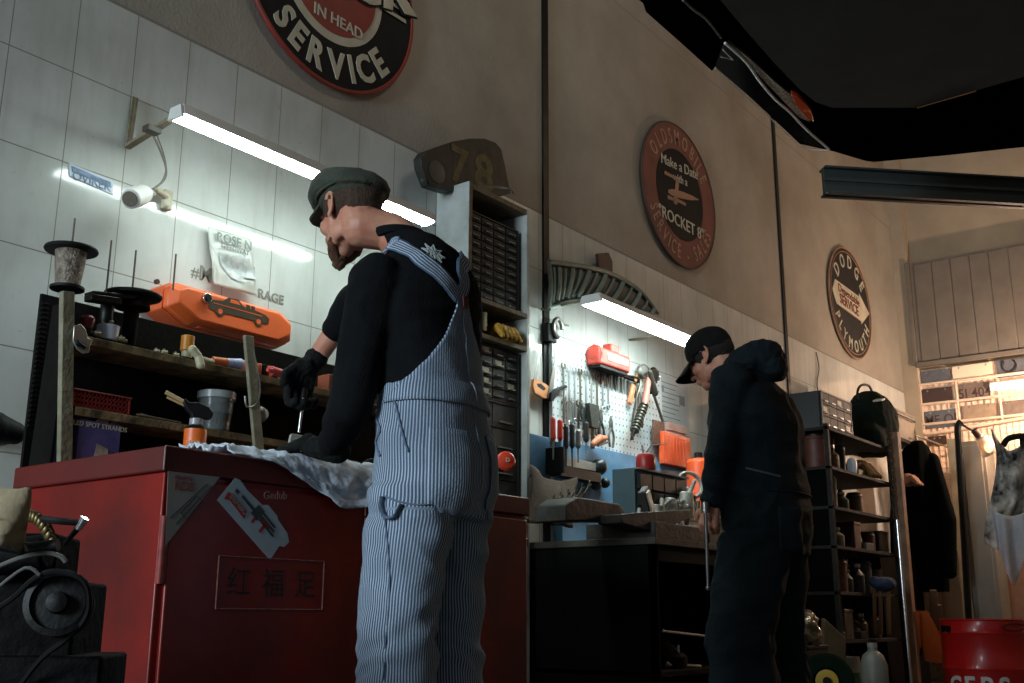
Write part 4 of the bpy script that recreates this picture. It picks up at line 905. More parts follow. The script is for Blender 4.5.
# light-set box under the lower board
yb0, yb1 = on_top(72, FX-.02, BZ).y, on_top(114, FX-.02, BZ).y; bx0, bx1, bh = FX-.12, FX-.005, .132
t = thing('cardboard_box', 'open purple-printed cardboard box under the lower board', 'box', (FX-.06, (yb0+yb1)/2, BZ))
bm = mat('purple_print', (62, 66, 120), .5, var=.35, vscale=14, rgb2=(92, 84, 142)); MB().box(bx0, bx1, yb0, yb1, BZ+.001, BZ+bh).build('carton', bm, t, bevel=.001)
card = mat('cardboard', (158, 130, 82), .8, var=.2); MB().prism([(bx1-.01, yb1-.08, BZ+bh), (bx1-.01, yb1-.035, BZ+bh), (bx1+.0, yb1-.05, BZ+bh+.034)], (.002, .0, 0)).prism([(bx1-.01, yb1-.03, BZ+bh), (bx1-.04, yb1, BZ+bh), (bx1-.02, yb1+.018, BZ+bh+.032), (bx1, yb1-.02, BZ+bh+.022)], (.002, 0, 0)).prism([(bx1-.05, yb0, BZ+bh), (bx1-.02, yb0+.04, BZ+bh+.0), (bx1-.04, yb0+.02, BZ+bh+.04)], (.003, 0, 0)).build('flap', card, t)
yc_ = (yb0+yb1)/2; MB().text('LED SPOT STRANDS', (bx1+.0005, yc_, BZ+bh-.018), U, W, .019, .0006, bold=.012).build('lettering', scream, t)
MB().prism([(bx1+.0004, yb0+.05, BZ+.01), (bx1+.0004, yb1-.035, BZ+.01), (bx1+.0004, yb1-.035, BZ+.058), (bx1+.0004, yb0+.06, BZ+.070)], (.0006, 0, 0)).build('picture_panel', mat('cream_panel', (186, 176, 160), .5, var=.5, vscale=40), t)
MB().prism([(bx1+.0012, yb0+.09, BZ+.02), (bx1+.0012, yb0+.10, BZ+.02), (bx1+.0012, yb0+.12, BZ+.05), (bx1+.0012, yb0+.11, BZ+.052)], (.0004, 0, 0)).build('picture_detail', darkink, t)
p = V((FX-.01, yb1+.07, BZ)); tag(MB().grid(lambda u, v: p+V((-.10*v, .16*(u-.4), .012+.03*sin(pi*u)*(1-.3*v)+.008*noise.noise(V((u*6, v*5, 0))))), 14, 8).build('rag', mat('grey_rag', (112, 110, 98), .9, var=.3), smooth=180), 'small grey rag lying right of the purple box', 'cloth').modifiers.new('s', 'SOLIDIFY').thickness = .004
p = on_top(232, FX-.02, BZ); t = thing('grinding_disc', 'dull rounded grinder guard under the lower board behind the spray bottle', 'tool', p); MB().lathe([(.07, 0), (.068, .02), (.05, .045), (.015, .052)], p+V((0, .02, .0))).build('guard', alu, t); MB().cyl(p+V((.03, .05, .02)), p+V((.04, .13, .03)), .02, n=12).build('neck', steel_dark, t)
# ============================================================= ORANGE WALL CASE
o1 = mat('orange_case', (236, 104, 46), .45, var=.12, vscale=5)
ocx = .17; yl, yr = X(151, 292, .04).y, X(291, 330, ocx-.03).y; zt = (X(178, 279, ocx).z+X(286, 312, ocx).z)/2; zb_ = (X(170, 318, ocx).z+X(268, 341, ocx).z)/2
t = thing('wall_case', 'long faceted orange plastic case with a dark car picture, fixed to the tiles', 'case', (0, (yl+yr)/2, zb_))
def octo(x, g, cz=.0): 
    a, b, c, d = yl+g, yr-g, zt-g*.6, zb_+g*.6; k = .055; return [V((x, a, c-k*.35)), V((x, a+k*.5, c)), V((x, b-k*1.0, c)), V((x, b, c-k*.6)), V((x, b, d+k*.6)), V((x, b-k*1.0, d)), V((x, a+k*1.6, d)), V((x, a, d+k*.8))]
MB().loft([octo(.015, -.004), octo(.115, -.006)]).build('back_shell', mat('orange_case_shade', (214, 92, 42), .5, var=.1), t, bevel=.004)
MB().loft([octo(.115, .0), octo(ocx-.03, .0), octo(ocx, .028)]).build('lid', o1, t, bevel=.004)
for yy in (yl+.16, yr-.16): MB().prism([(ocx-.045, yy-.035, zb_-.004), (ocx-.045, yy+.035, zb_-.004), (ocx-.055, yy+.05, zb_+.03), (ocx-.055, yy+.02, zb_+.045)], (.022, 0, 0)).build('catch', MATS['orange_case_shade'], t, bevel=.003)
q = X(205, 299, ocx); MB().cyl(q, q+V((.018, 0, 0)), .018, n=20).build('knob', chrome, t, bevel=.002); MB().cyl(q+V((.018, 0, 0)), q+V((.022, 0, 0)), .010, n=16).build('knob_centre', black, t)
MB().cyl(X(156, 282, ocx-.03), X(156, 282, ocx-.03)+V((.01, 0, 0)), .009, n=12).build('screw', mat('rust_dark', (80, 40, 26), .6), t)
cb_ = MB(); cx = X(240, 310, ocx+.001); k_ = (X(272, 318, ocx).y-X(212, 300, ocx).y)/6.0
def cp_(u, v): return V((ocx+.0008, cx.y+u*k_, cx.z+v*k_))
cb_.prism([cp_(-3, -.35), cp_(-2.9, .2), cp_(-1.7, .35), cp_(-1.2, .75), cp_(-.2, .8), cp_(.3, .35), cp_(1.6, .30), cp_(2.6, .15), cp_(3, -.1), cp_(2.9, -.55), cp_(-2.8, -.6)], (.0012, 0, 0))
for u in (-1.9, 1.9): cb_.cyl(cp_(u, -.55), cp_(u, -.55)+V((.0016, 0, 0)), k_*.42, n=20)
for u in (.6, 1.1): cb_.prism([cp_(u, .3), cp_(u+.35, .3), cp_(u+.35, .6), cp_(u, .6)], (.0012, 0, 0))
cb_.build('car_picture', mat('dark_olive_print', (66, 56, 34), .5, var=.4, vscale=40), t)
cd = MB().prism([cp_(-1.05, .38)+V((.001, 0, 0)), cp_(-.95, .66)+V((.001, 0, 0)), cp_(-.3, .68)+V((.001, 0, 0)), cp_(.0, .38)+V((.001, 0, 0))], (.001, 0, 0))
for u in (-1.9, 1.9): cd.cyl(cp_(u, -.55)+V((.0015, 0, 0)), cp_(u, -.55)+V((.0026, 0, 0)), k_*.22, n=16)
cd.prism([cp_(-2.6, -.05)+V((.001, 0, 0)), cp_(2.2, -.05)+V((.001, 0, 0)), cp_(2.2, .02)+V((.001, 0, 0)), cp_(-2.6, .02)+V((.001, 0, 0))], (.001, 0, 0)); cd.build('car_picture_highlights', o1, t)
# ============================================================= FOREGROUND MOTOR, BOTTOM LEFT
t = thing('car_engine', 'dark greasy engine with a large pulley and belt at the bottom left corner', 'engine', (1.15, .9, 0))
def E_(px, py, t_=1.75): return D(px, py, t_)
eng = mat('greasy_black', (4, 4, 4), .7, .0, spec=.12, var=.5, vscale=12, bump=.5, bscale=40); engr = mat('greasy_grey', (14, 14, 13), .55, .0, spec=.3, var=.5, vscale=16, bump=.3)
pc = E_(58, 603, 1.72); ax = (CAM-pc); ax = V((.75, -.62, .12)).normalized()
MB().lathe([(.05, -.05), (.052, -.018), (.044, -.012), (.052, -.006), (.052, .004), (.042, .008), (.040, .0), (.018, .002), (.016, .016), (.006, .02)], pc, ax, 40).build('pulley', engr, t)
MB().tube(smooth_path([E_(-30, 625, 1.74), E_(10, 600, 1.72), E_(35, 578, 1.71), E_(58, 571, 1.70), E_(85, 582, 1.70), E_(88, 612, 1.71), E_(70, 636, 1.72), E_(40, 660, 1.74), E_(10, 700, 1.76)]), .0045, 6).build('belt', black, t)
bl = MB().obox(E_(0, 640, 1.9), (.7, .7, 0), .30, .22, .20).obox(E_(20, 570, 1.92), (.7, .7, 0), .16, .16, .12).cyl(E_(-20, 560, 1.8), E_(48, 552, 1.8), .030, n=18).obox(E_(10, 690, 1.85), (.7, .7, 0), .34, .2, .12)
bl.box(1.2, 1.55, .6, 1.0, 0, .25); bl.build('block', eng, t, bevel=.006)
MB().tube(smooth_path([E_(-5, 568, 1.7), E_(20, 558, 1.69), E_(45, 553, 1.69), E_(60, 556, 1.69), E_(66, 562, 1.69)]), .004).tube(smooth_path([E_(-5, 590, 1.7), E_(25, 568, 1.7), E_(40, 575, 1.7)]), .003).build('hose', mat('hose_grey', (92, 90, 84), .4), t)
MB().cyl(E_(27, 549, 1.7), E_(58, 545, 1.7), .010, n=12).chain([(E_(5, 543, 1.7), .014), (E_(22, 548, 1.7), .012)], 10).build('pipe', chrome if 0 else engr, t)
cr = MB()
for k in range(9): a = k/8; cr.ell(E_(30+24*a, 516+28*a*a+4*a, 1.78), (.009, .006, .010))
cr.tube(smooth_path([E_(18, 512, 1.8), E_(34, 514, 1.79), E_(48, 526, 1.79), E_(56, 546, 1.79)]), .006); cr.build('sprocket_chain', mat('bronze', (120, 104, 66), .4, .7), t)
hd_ = thing('ratchet_handle', 'long dark bar with a bright chrome end pointing from the engine', 'tool', E_(60, 530, 1.75))
MB().tube([E_(18, 517, 1.82), E_(80, 523, 1.72)], [.007, .005]).build('bar', engr, hd_); MB().cyl(E_(78, 529, 1.72), E_(85, 518, 1.72), .005, .007, n=12).build('chrome_end', chrome, hd_); MB().tube([E_(78, 528, 1.72), E_(65, 544, 1.74)], [.005, .0035]).build('knuckle', steel_dark, hd_)
rg = MB().grid(lambda u, v: E_(-25+40*u+8*v, 488+52*v+10*u*v, 1.66)+V((.02*sin(u*9+v*3), .02*cos(u*7), .012*noise.noise(V((u*5, v*5, 1))))), 18, 18).build('rag', mat('beige_rag', (158, 142, 112), .9, var=.3, vscale=20, bump=.3), smooth=180); rg.modifiers.new('s', 'SOLIDIFY').thickness = .003
tag(rg, 'beige rag hanging over the engine at the left edge', 'cloth')
p = X(2, 433, .05); t = thing('wall_bracket', 'dark rounded object fixed low on the tiled wall at the left edge', 'fitting', p); MB().chain([(X(-6, 428, .06), .05), (X(14, 433, .06), .035)], 14).build('knob', black, t); MB().box(0, .03, p.y-.03, p.y+.03, p.z-.03, p.z+.03).build('mount', steel_dark, t)
# ============================================================= WHITE NARROW CABINET
wc = mat('chipped_white', (184, 190, 186), .55, var=.22, vscale=7, bump=.15, rgb2=(150, 154, 146)); wedge = mat('raw_edge', (118, 104, 80), .8, var=.4, vscale=30)
CX = .205; CY0, CY1, CZ = 3.575, 4.045, 2.51
t = thing('narrow_cabinet', 'tall narrow open white cabinet between the two workers', 'cabinet', (CX/2, (CY0+CY1)/2, 0))
MB().box(.004, CX, CY0, CY0+.022, 0, CZ).build('side_panel', wc, t, bevel=.001); MB().box(.004, CX, CY1-.022, CY1, 0, CZ).build('side_panel', wc, t, bevel=.001)
MB().box(.004, CX, CY0+.022, CY1-.022, CZ-.03, CZ-.005).build('top_panel', wedge, t); MB().box(.004, .014, CY0+.022, CY1-.022, 0, CZ-.03).build('back_panel', drk, t)
MB().box(CX-.0005, CX+.002, CY0, CY0+.022, 0, CZ).build('edge_strip', wedge, t)
def cz(py, x=CX): return X(522, py, x).z
z1 = X(480, 292, CX).z; zsh = [X(521, 312, CX).z, X(519, 345, CX).z, X(519, 510, CX).z, .55, .2]
for z in zsh: MB().box(.014, CX+.004, CY0+.022, CY1-.022, z-.022, z).build('shelf', wedge, t, bevel=.002)
og = mat('organiser_frame', (34, 36, 34), .5, var=.2); dr = mat('smoky_drawer', (42, 46, 43), .65, var=.4, vscale=40)
def organiser(y0, y1, z0, z1, nx, nz, lab, x1=CX-.03, light=()):
    t = thing('drawer_organiser', lab, 'organiser', (x1-.06, (y0+y1)/2, z0))
    b = MB().box(.02, x1-.012, y0, y1, z0, z1); b.box(x1-.02, x1, y0, y0+.006, z0, z1).box(x1-.02, x1, y1-.006, y1, z0, z1).box(x1-.02, x1, y0, y1, z0, z0+.006).box(x1-.02, x1, y0, y1, z1-.006, z1); b.build('frame', og, t)
    w_ = (y1-y0-.012)/nx; h_ = (z1-z0-.012)/nz
    for j in range(nz):
        for i in range(nx):
            a = y0+.006+i*w_; c = z0+.006+j*h_; m = scream if (i, j) in light else dr
            d = MB().box(x1-.012, x1-.004, a+.003, a+w_-.003, c+.003, c+h_-.003).build('drawer', dr, t, bevel=.001)
            MB().box(x1-.004, x1+.006, a+w_*.25, a+w_*.75, c+h_*.25, c+h_*.25+.006).build('pull', m if (i, j) in light else mat('drawer_pull', (112, 116, 110), .35), d)
            if (i, j) in light: MB().box(x1-.004, x1-.003, a+w_*.2, a+w_*.7, c+h_*.4, c+h_*.8).build('label_card', scream, d)
organiser(CY0+.035, CY1-.05, zsh[0]+.002, CZ-.12, 4, 10, 'smoky small-drawer organiser in the top of the white cabinet')
ot = X(500, 352, CX-.03).z; om = X(500, 402, CX-.03).z
organiser(CY0+.03, CY1-.045, om+.004, zsh[1]-.03, 4, 5, 'middle drawer organiser with a few pale labels, under the yellow gloves', light=((1, 4), (1, 2), (1, 1), (1, 0), (3, 1), (2, 3)))
organiser(CY0+.03, CY1-.045, zsh[2]+.004, om, 2, 4, 'lowest drawer organiser with two columns of wide drawers')
yel = mat('yellow_glove', (186, 140, 30), .75, var=.45, vscale=26, bump=.4, rgb2=(124, 92, 22))
def glove_heap(c, lab, m, s=1., name='work_gloves', cat='gloves', seed=0):
    b = MB(); c = V(c); rnd = random.Random(seed)
    for k in range(5): b.chain([(c+V((.01*k*s-.02, (.022*k-.04)*s, .028*s)), .022*s), (c+V((.03, (.026*k-.05)*s, (.05+.01*rnd.random())*s)), .018*s), (c+V((.055*s, (.030*k-.055)*s, .014*s)), .010*s)], 8)
    b.ell(c+V((-.02, 0, .045*s)), (.045*s, .06*s, .042*s))
    root = thing(name, lab, cat, c); fuse(b, 'fabric', m, root, .005, 2, folds(.006, 26, 26, seed)); return root
glove_heap((CX-.05, X(500, 336, CX-.05).y, zsh[1]), 'heap of yellow work gloves on the white cabinet shelf', yel, 1.15, seed=3)
p = V((CX-.04, X(478, 330, CX-.04).y, zsh[1])); q = thing('grease_gun', 'slim grease gun with a curved chrome hose left of the yellow gloves', 'tool', p)
MB().cyl(p, p+V((0, 0, .12)), .018, n=14).build('barrel', engr, q); MB().tube(smooth_path([p+V((0, 0, .12)), p+V((.005, -.01, .17)), p+V((.01, -.05, .22)), p+V((.02, -.10, .235)), p+V((.02, -.14, .22))]), .006).build('hose', steel, q)
MB().box(p.x+.012, p.x+.03, p.y+.01, p.y+.03, p.z+.02, p.z+.11).build('ribbed_grip', mat('grip_brass', (128, 116, 76), .4, .5), q, bevel=.003)
# chrome bar lying on the cabinet roof
p = V((.16, 3.80, CZ)); tag(MB().tube(smooth_path([X(471, 187, .15)-V((0, 0, .0)), X(490, 186, .17), X(507, 188, .19), X(513, 195, .20)]), .008, 10).build('chrome_tube', chrome), 'short curved chrome tube lying on top of the white cabinet', 'tube')
# number plate-shaped fairing
pts = [(413, 160), (417, 154), (430, 149), (445, 144), (462, 141), (477, 141), (488, 145), (494, 152), (498, 170), (503, 196), (490, 198), (470, 190), (440, 194), (421, 188), (414, 170)]
t = thing('number_plaque', 'dark rounded plaque with worn yellow digits above the white cabinet', 'plaque', X(460, 170, .06)); dkp = mat('dark_green_black', (36, 38, 33), .5, var=.3, vscale=9)
cen = X(462, 168, .06); o_ = [X(a, b, .06) for a, b in pts]; i_ = [cen+(p-cen)*.90 for p in o_]
MB().loft([[p+V((0, 0, 0)) for p in o_], [p+V((.05, 0, 0)) for p in o_], [p+V((.05, 0, 0)) for p in i_]]).build('shell', dkp, t, bevel=.004)
k0 = cen+V((.0505, 0, 0)); yl_ = X(446, 160, .11).y
fld = [cen+(p-cen)*.86+V((.0505, 0, 0)) for p in o_]; fld = [p for p in fld if p.y > yl_]; MB().prism(fld, (.001, 0, 0)).build('worn_field', mat('worn_khaki', (62, 56, 44), .6, var=.5, vscale=14, rgb2=(40, 37, 29)), t)
dg = mat('old_yellow', (100, 90, 48), .55, var=.5, vscale=30); MB().text('7', X(459, 183, .112), U, W, .26, .001, bold=.02).text('8', X(484, 190, .112), U, W, .26, .001, bold=.03, wide=1.1).build('digits', dg, t)
MB().lathe([(.055, 0), (.055, .002), (.04, .003)], X(437, 172, .111), (1, 0, 0), 24).build('emblem', mat('emblem_grey', (66, 70, 62), .4, var=.4), t); MB().cyl(X(422, 180, .111), X(422, 180, .118), .008, n=10).build('rivet', chrome, t)
# grinder, black boxes between cabinet and red chest
RX2 = 1.0
g = thing('bench_grinder', 'angle grinder with an orange-red disc cap at the end of the red cabinet', 'grinder', (.80, 3.0, BZ)); gc = X(508, 462, .80); gc = V((.78, X(506, 461, .78).y, X(506, 461, .78).z))
MB().lathe([(.0, -.012), (.034, -.010), (.037, 0), (.030, .010), (.012, .016), (.0, .017)], gc, (.75, -.6, .1), 28).build('disc', mat('orange_red', (206, 62, 34), .4, var=.2, vscale=20), g)
MB().cyl(gc-V((.75, -.6, .1))*.07, gc-V((.75, -.6, .1))*.012, .026, .020, n=16).obox(gc+V((-.08, .0, -.02)), (.6, .8, .4), .12, .05, .05).build('motor', black, g, bevel=.004)
MB().tube([gc+V((-.08, -.02, -.02)), gc+V((-.09, -.03, -.045)), (.72, gc.y-.05, BZ)], .012).build('stand', steel_dark, g)
MB().text('D', gc+V((.02, -.016, .0))-V((0, 0, .006)), V((.6, .75, 0)), W, .022, .001, bold=.02).build('lettering', scream, g)
def crate(name, lab, x0, x1, y0, y1, z0, z1, m, cat='box', handle=True):
    t = thing(name, lab, cat, ((x0+x1)/2, (y0+y1)/2, z0)); MB().box(x0, x1, y0, y1, z0, z1-.02).build('body', m, t, bevel=.004); MB().box(x0-.004, x1+.004, y0-.004, y1+.004, z1-.02, z1).build('lid', m, t, bevel=.004)
    if handle: MB().tube([(x1+.004, y0+.05, z1-.06), (x1+.025, y0+.06, z1-.06), (x1+.025, y1-.06, z1-.06), (x1+.004, y1-.05, z1-.06)], .005).build('handle', steel_dark, t)
ya = .0
crate('tool_case', 'black tool case stacked on the red tool chest beyond the striped worker', .40, .66, 3.12, 3.42, .83, .92, black)
chd = thing('tool_chest', 'narrow red tool chest with a round pale sticker, right of the striped worker', 'chest', (.55, 3.25, 0))
MB().box(.30, .74, 3.07, 3.30, 0, .83).build('body', red, chd, bevel=.004); MB().box(.30, .75, 3.065, 3.305, .80, .832).build('top', red2, chd, bevel=.003)
dp_ = X(490, 645, .742); MB().cyl(dp_, dp_+V((.001, 0, 0)), .085, n=28).build('round_sticker', mat('sticker_grey', (126, 130, 124), .5), chd); MB().text('D', X(488, 680, .742), U, W, .07, .001, bold=.02).build('lettering', scream, chd)
dch = thing('drill_rack', 'column of small black bit holders against the white cabinet', 'rack', (.40, 3.36, 0)); MB().box(.30, .44, 3.32, 3.44, 0, .83).build('body', steel_dark, dch, bevel=.003)
for k in range(16): MB().cyl((.44, 3.35, .12+.043*k), (.455, 3.35, .12+.043*k), .012, n=10).build('bit_socket', black, dch)
crate('parts_bin', 'black parts bin standing low beside the white cabinet', .24, .42, 3.46, 3.62, .05, .33, black, 'bin')
# ============================================================= SECOND BENCH
b2m = mat('black_bench_steel', (13, 13, 11), .8, .0, spec=.15, var=.35, vscale=6, bump=.1); b2t = mat('oily_top', (70, 64, 50), .6, var=.5, vscale=12, bump=.3)
QX, QY0, QY1, QZ = .83, 4.10, 5.62, .88
t = thing('workbench', 'dark steel workbench below the pegboard, cluttered with metal parts', 'bench', (.5, 5.2, 0))
MB().box(.05, QX, QY0, QY0+.02, 0, QZ-.03).build('end_panel', b2m, t); MB().box(.05, .07, QY0, QY1, 0, QZ-.03).build('back_panel', b2m, t)
MB().box(.05, QX, QY1-.02, QY1, 0, QZ-.03).build('end_panel', b2m, t); MB().box(.03, QX+.012, QY0-.012, QY1+.01, QZ-.03, QZ).build('worktop', b2t, t, bevel=.002)
MB().box(.05, QX, QY0, QY1, .30, .32).build('lower_shelf', b2m, t); MB().box(QX-.03, QX, QY0, QY0+.03, 0, QZ-.03).build('leg', b2m, t); MB().box(QX-.03, QX, QY1-.03, QY1, 0, QZ-.03).build('leg', b2m, t)
MB().box(QX-.02, QX, QY0+.02, QY1, QZ-.10, QZ-.03).build('rail', b2m, t)
# chrome parts on the lower shelf
for i, (a, c, r) in enumerate((((662, 631), (704, 636), .008), ((666, 665), (700, 667), .012), ((664, 673), (690, 673), .006))):
    p, q_ = X(*a, .70), X(*c, .74); tag(MB().cyl(p, q_, r, n=12).ell(p, (r*1.5,)*3).build('chrome_bar', chrome if i == 0 else steel), ('bright chrome bar lying uppermost under the second bench', 'thick dull bar under the bright chrome bar', 'thin short bar lowest under the second bench')[i], 'bar')
t = thing('wheel_hub', 'dark hub with small bright studs on the lower shelf of the second bench', 'hub', (.6, 4.6, .32)); MB().lathe([(.12, 0), (.12, .05), (.07, .09), (.03, .12)], (.62, 4.50, .32)).build('hub', eng, t)
sb = MB()
for (a, c) in ((674, 624), (661, 643), (667, 650), (692, 643), (704, 657), (697, 664), (670, 636), (686, 661)): sb.ell(X(a, c, .74), (.006, .006, .008), n=8, m=6)
for k in range(6): MB().cyl((.62+.09*cos(k), 4.50+.09*sin(k), .37), (.62+.09*cos(k), 4.50+.09*sin(k), .42), .007, n=8).build('stud', chrome, t)
# leather apron / bag at the left end of the bench
lm = mat('brown_leather', (66, 48, 26), .95, var=.4, vscale=10, bump=.4)
def bagf(u, v):
    a, b = X(530+46*u, 464+12*u+6*sin(u*3), .20), X(531+42*u, 522+5*u, .33)
    p = a.lerp(b, v); return p+V((.05*sin(pi*v)*sin(pi*u)+.012*sin(u*14+v*5), 0, -.02*sin(pi*u)*(1-v)))
bg = MB().grid(bagf, 24, 20).build('leather_apron', lm, smooth=180); bg.modifiers.new('s', 'SOLIDIFY').thickness = .008; tag(bg, 'sagging brown leather apron hanging at the left end of the pegboard', 'apron')
# row of spanners standing in a rack in front of the apron
def spanner(root_name, p, d, L_, s, m, lab, grp, ring=True, nrm=V((1, 0, 0))):
    p = V(p); d = V(d).normalized(); sd = nrm.cross(d).normalized()
    t = thing(root_name, lab, 'spanner', p, grp); n2 = nrm*.004*s
    w1_, w2_ = .0055*s, .0048*s
    MB().prism([p+sd*w1_, p+d*L_+sd*w2_, p+d*L_-sd*w2_, p-sd*w1_], n2).build('shank', m, t, bevel=.001)
    e = p+d*(L_+.010*s); r = .015*s
    pts_ = []
    for k in range(13):
        a = radians(38+284*k/12); pts_.append(e+d*cos(a)*r+sd*sin(a)*r)
    for k in range(8):
        a = radians(322-284*k/7); pts_.append(e+d*(cos(a)*r*.5+.001)+sd*sin(a)*r*.5)
    MB().prism(pts_, n2).build('open_jaw', m, t)
    MB().tube([p-d*.008*s+d*cos(2*pi*k/16)*.0095*s+sd*sin(2*pi*k/16)*.0095*s+nrm*.002 for k in range(17)], .0035*s, 6).build('ring_end', m, t)
    return t
brt = mat('bright_spanner', (176, 180, 180), .28, .85, var=.2); oils = mat('oily_spanner', (104, 98, 84), .4, .8, var=.3)
for k in range(7):
    a = X(541+7.2*k, 512-3*k, .36); c = X(549+7.5*k, 497-3.6*k, .34)
    spanner('combination_spanner', a, c-a, .08, 1.0, oils, 'oily spanner in the slanting row before the leather apron', 'oily spanners before the apron')
# cast vise with anvil blocks
cast = mat('oily_cast_iron', (52, 49, 41), .55, .1, var=.5, vscale=9, bump=.4, bscale=30)
t = thing('bench_vise', 'massive oily bench vise with slanted jaws on the second bench', 'vise', (.62, 4.4, QZ)); 
va = X(585, 535, .72); 
MB().box(.46, .82, 4.13, 4.62, QZ, QZ+.07).cyl((.64, 4.30, QZ+.03), (.64, 4.30, QZ+.09), .08, .06, n=20).build('base', cast, t, bevel=.004)
j0 = [X(578, 497, .70), X(620, 504, .70), X(625, 512, .70), X(625, 521, .70), X(566, 521, .70), X(566, 505, .70)]
MB().prism(j0, (-.16, 0, 0)).build('fixed_jaw', cast, t, bevel=.006)
j1 = [X(620, 514, .80), X(692, 509, .80), X(690, 518, .80), X(655, 533, .80), X(622, 523, .80)]
MB().prism(j1, (-.12, 0, 0)).build('moving_jaw', cast, t, bevel=.005)
MB().cyl((.70, 4.30, QZ+.06), (.72, 4.72, QZ+.075), .018, n=14).build('screw', steel, t)
hr = thing('steel_rod', 'long bright steel rod hanging from the second worker\'s hand', 'rod', D(707, 588, 4.13)); a, b_ = D(705.5, 510, 4.16), D(708, 588, 4.13)
MB().cyl(a, b_, .0075, n=12).build('shaft', chrome, hr); MB().ell(b_, (.010, .010, .012)).build('end_ball', steel, hr); MB().cyl(a+V((0, 0, .03)), a-V((0, 0, .01)), .016, n=12).build('head', steel, hr)
# teal tool box with small drawers
tb = mat('teal_enamel', (58, 82, 86), .5, var=.25, vscale=8); TX1 = .56
tl3, tr3 = X(612, 466, TX1), X(639, 465, TX1)
y0 = X(638, 470, TX1).y; y1_ = y0+.50; z1_ = X(638, 467, TX1).z; z0_ = QZ+.02; xb = Y(612, 467, y0).x
t = thing('tool_box', 'grey-teal steel box with small open drawers on the second bench', 'toolbox', ((xb+TX1)/2, (y0+y1_)/2, QZ))
MB().box(xb, TX1-.02, y0, y1_, QZ, z1_).build('body', tb, t, bevel=.003)
nz = 4
for j in range(nz):
    for i in range(4):
        a = y0+.02+i*(y1_-y0-.03)/4; hh = (z1_-QZ-.03)/nz; c = QZ+.015+j*hh
        MB().box(TX1-.03, TX1, a, a+(y1_-y0-.03)/4-.008, c, c+hh-.010).build('drawer', steel_dark, t, bevel=.002)
MB().box(TX1-.02, TX1+.004, y0, y1_, z1_-.008, z1_).build('front_rim', mat('rim_grey', (120, 126, 122), .5), t)
# ---- pegboard
peg = bpy.data.materials.new('perforated_board'); peg.use_nodes = True; nt = peg.node_tree; Lk = nt.links.new; b = nt.nodes['Principled BSDF']; b.inputs['Roughness'].default_value = .45
g_ = nt.nodes.new('ShaderNodeNewGeometry'); s_ = nt.nodes.new('ShaderNodeSeparateXYZ'); Lk(g_.outputs['Position'], s_.inputs[0])
def mth(op, a, c):
    n = nt.nodes.new('ShaderNodeMath'); n.operation = op
    for i, q in enumerate((a, c)):
        if isinstance(q, (int, float)): n.inputs[i].default_value = q
        else: Lk(q, n.inputs[i])
    return n.outputs[0]
py_ = mth('PINGPONG', s_.outputs['Y'], .019); pz_ = mth('PINGPONG', s_.outputs['Z'], .019)
rr = mth('SQRT', mth('ADD', mth('POWER', py_, 2), mth('POWER', pz_, 2)), 0); hole = mth('LESS_THAN', rr, .0055)
mx = nt.nodes.new('ShaderNodeMix'); mx.data_type = 'RGBA'; mx.inputs[6].default_value = (*lin((206, 214, 214)), 1); mx.inputs[7].default_value = (*lin((70, 78, 78)), 1); Lk(hole, mx.inputs[0]); Lk(mx.outputs[2], b.inputs['Base Color'])
PX_ = .035; pa, pbz = X(551, 352, PX_), X(552, 440, PX_); pr_ = X(652, 400, PX_)
tag(MB().box(.012, PX_, pa.y+.01, pr_.y+.12, 1.42, 1.97).build('pegboard', peg, bevel=.002), 'pale perforated tool board on the wall under the second tube light', 'pegboard')
blue = mat('blue_enamel', (104, 160, 200), .5, var=.25, vscale=7)
zb1 = X(600, 448, .06).z; t = thing('blue_splashboard', 'long blue board along the wall under the pegboard', 'board', (.05, 5.3, QZ+.05))
MB().box(.012, .06, 4.52, 6.55, QZ+.0, zb1).build('panel', blue, t, bevel=.003)
tag(MB().box(.012, .05, 4.24, 4.43, 1.22, 1.43).build('blue_bin', mat('worn_blue', (70, 106, 134), .5, var=.4, vscale=14), bevel=.004), 'worn blue square box behind the hand saw, left of the pegboard', 'box')
# printed instruction sheet and plates right of the pegboard
sh = mat('printed_sheet', (186, 190, 190), .5, var=.12); ss = thing('instruction_sheet', 'faded printed instruction sheet on the wall left of the second worker\'s face', 'sheet', X(672, 420, .02))
y0, y1_ = X(657, 390, .02).y, X(689, 400, .02).y; zt_, zb_2 = X(657, 372, .02).z, X(660, 430, .02).z
MB().box(.013, .016, y0, y1_, zb_2, zt_).build('sheet', sh, ss); ib = MB()
for k in range(9):
    z = zt_-.05-k*(zt_-zb_2-.08)/9; n = random.random()*.4; ib.box(.016, .0165, y0+.03, y0+.03+(y1_-y0-.06)*(.55+n), z, z+.006)
ib.box(.016, .0167, y0+.03, y0+.09, zt_-.11, zt_-.07).box(.016, .0167, y1_-.12, y1_-.05, zt_-.16, zt_-.10); ib.build('printed_lines', mat('print_faded', (124, 130, 136), .5), ss)
orr = mat('orange_red_plastic', (240, 92, 40), .4, var=.1); ya_, yb_ = X(664, 440, .10).y, X(691, 450, .10).y; zt_ = X(665, 431, .10).z; zb_3 = X(667, 464, .10).z
t = thing('parts_case', 'bright orange flat case standing on the blue board near the second worker', 'case', (.08, (ya_+yb_)/2, zb_3)); MB().box(.062, .10, ya_, yb_, zb_3, zt_).build('shell', orr, t, bevel=.006)
for k in range(7): MB().box(.10, .104, ya_+.03+k*(yb_-ya_-.06)/7, ya_+.04+k*(yb_-ya_-.06)/7, zb_3+.02, zt_-.02).build('rib', orr, t, bevel=.002)
tag(MB().box(.02, .06, yb_-.02, yb_+.06, zb_3-.01, zt_+.02).build('backing_card', mat('card_white', (206, 204, 196), .6)), 'white card strip standing behind the right edge of the orange flat case', 'card')
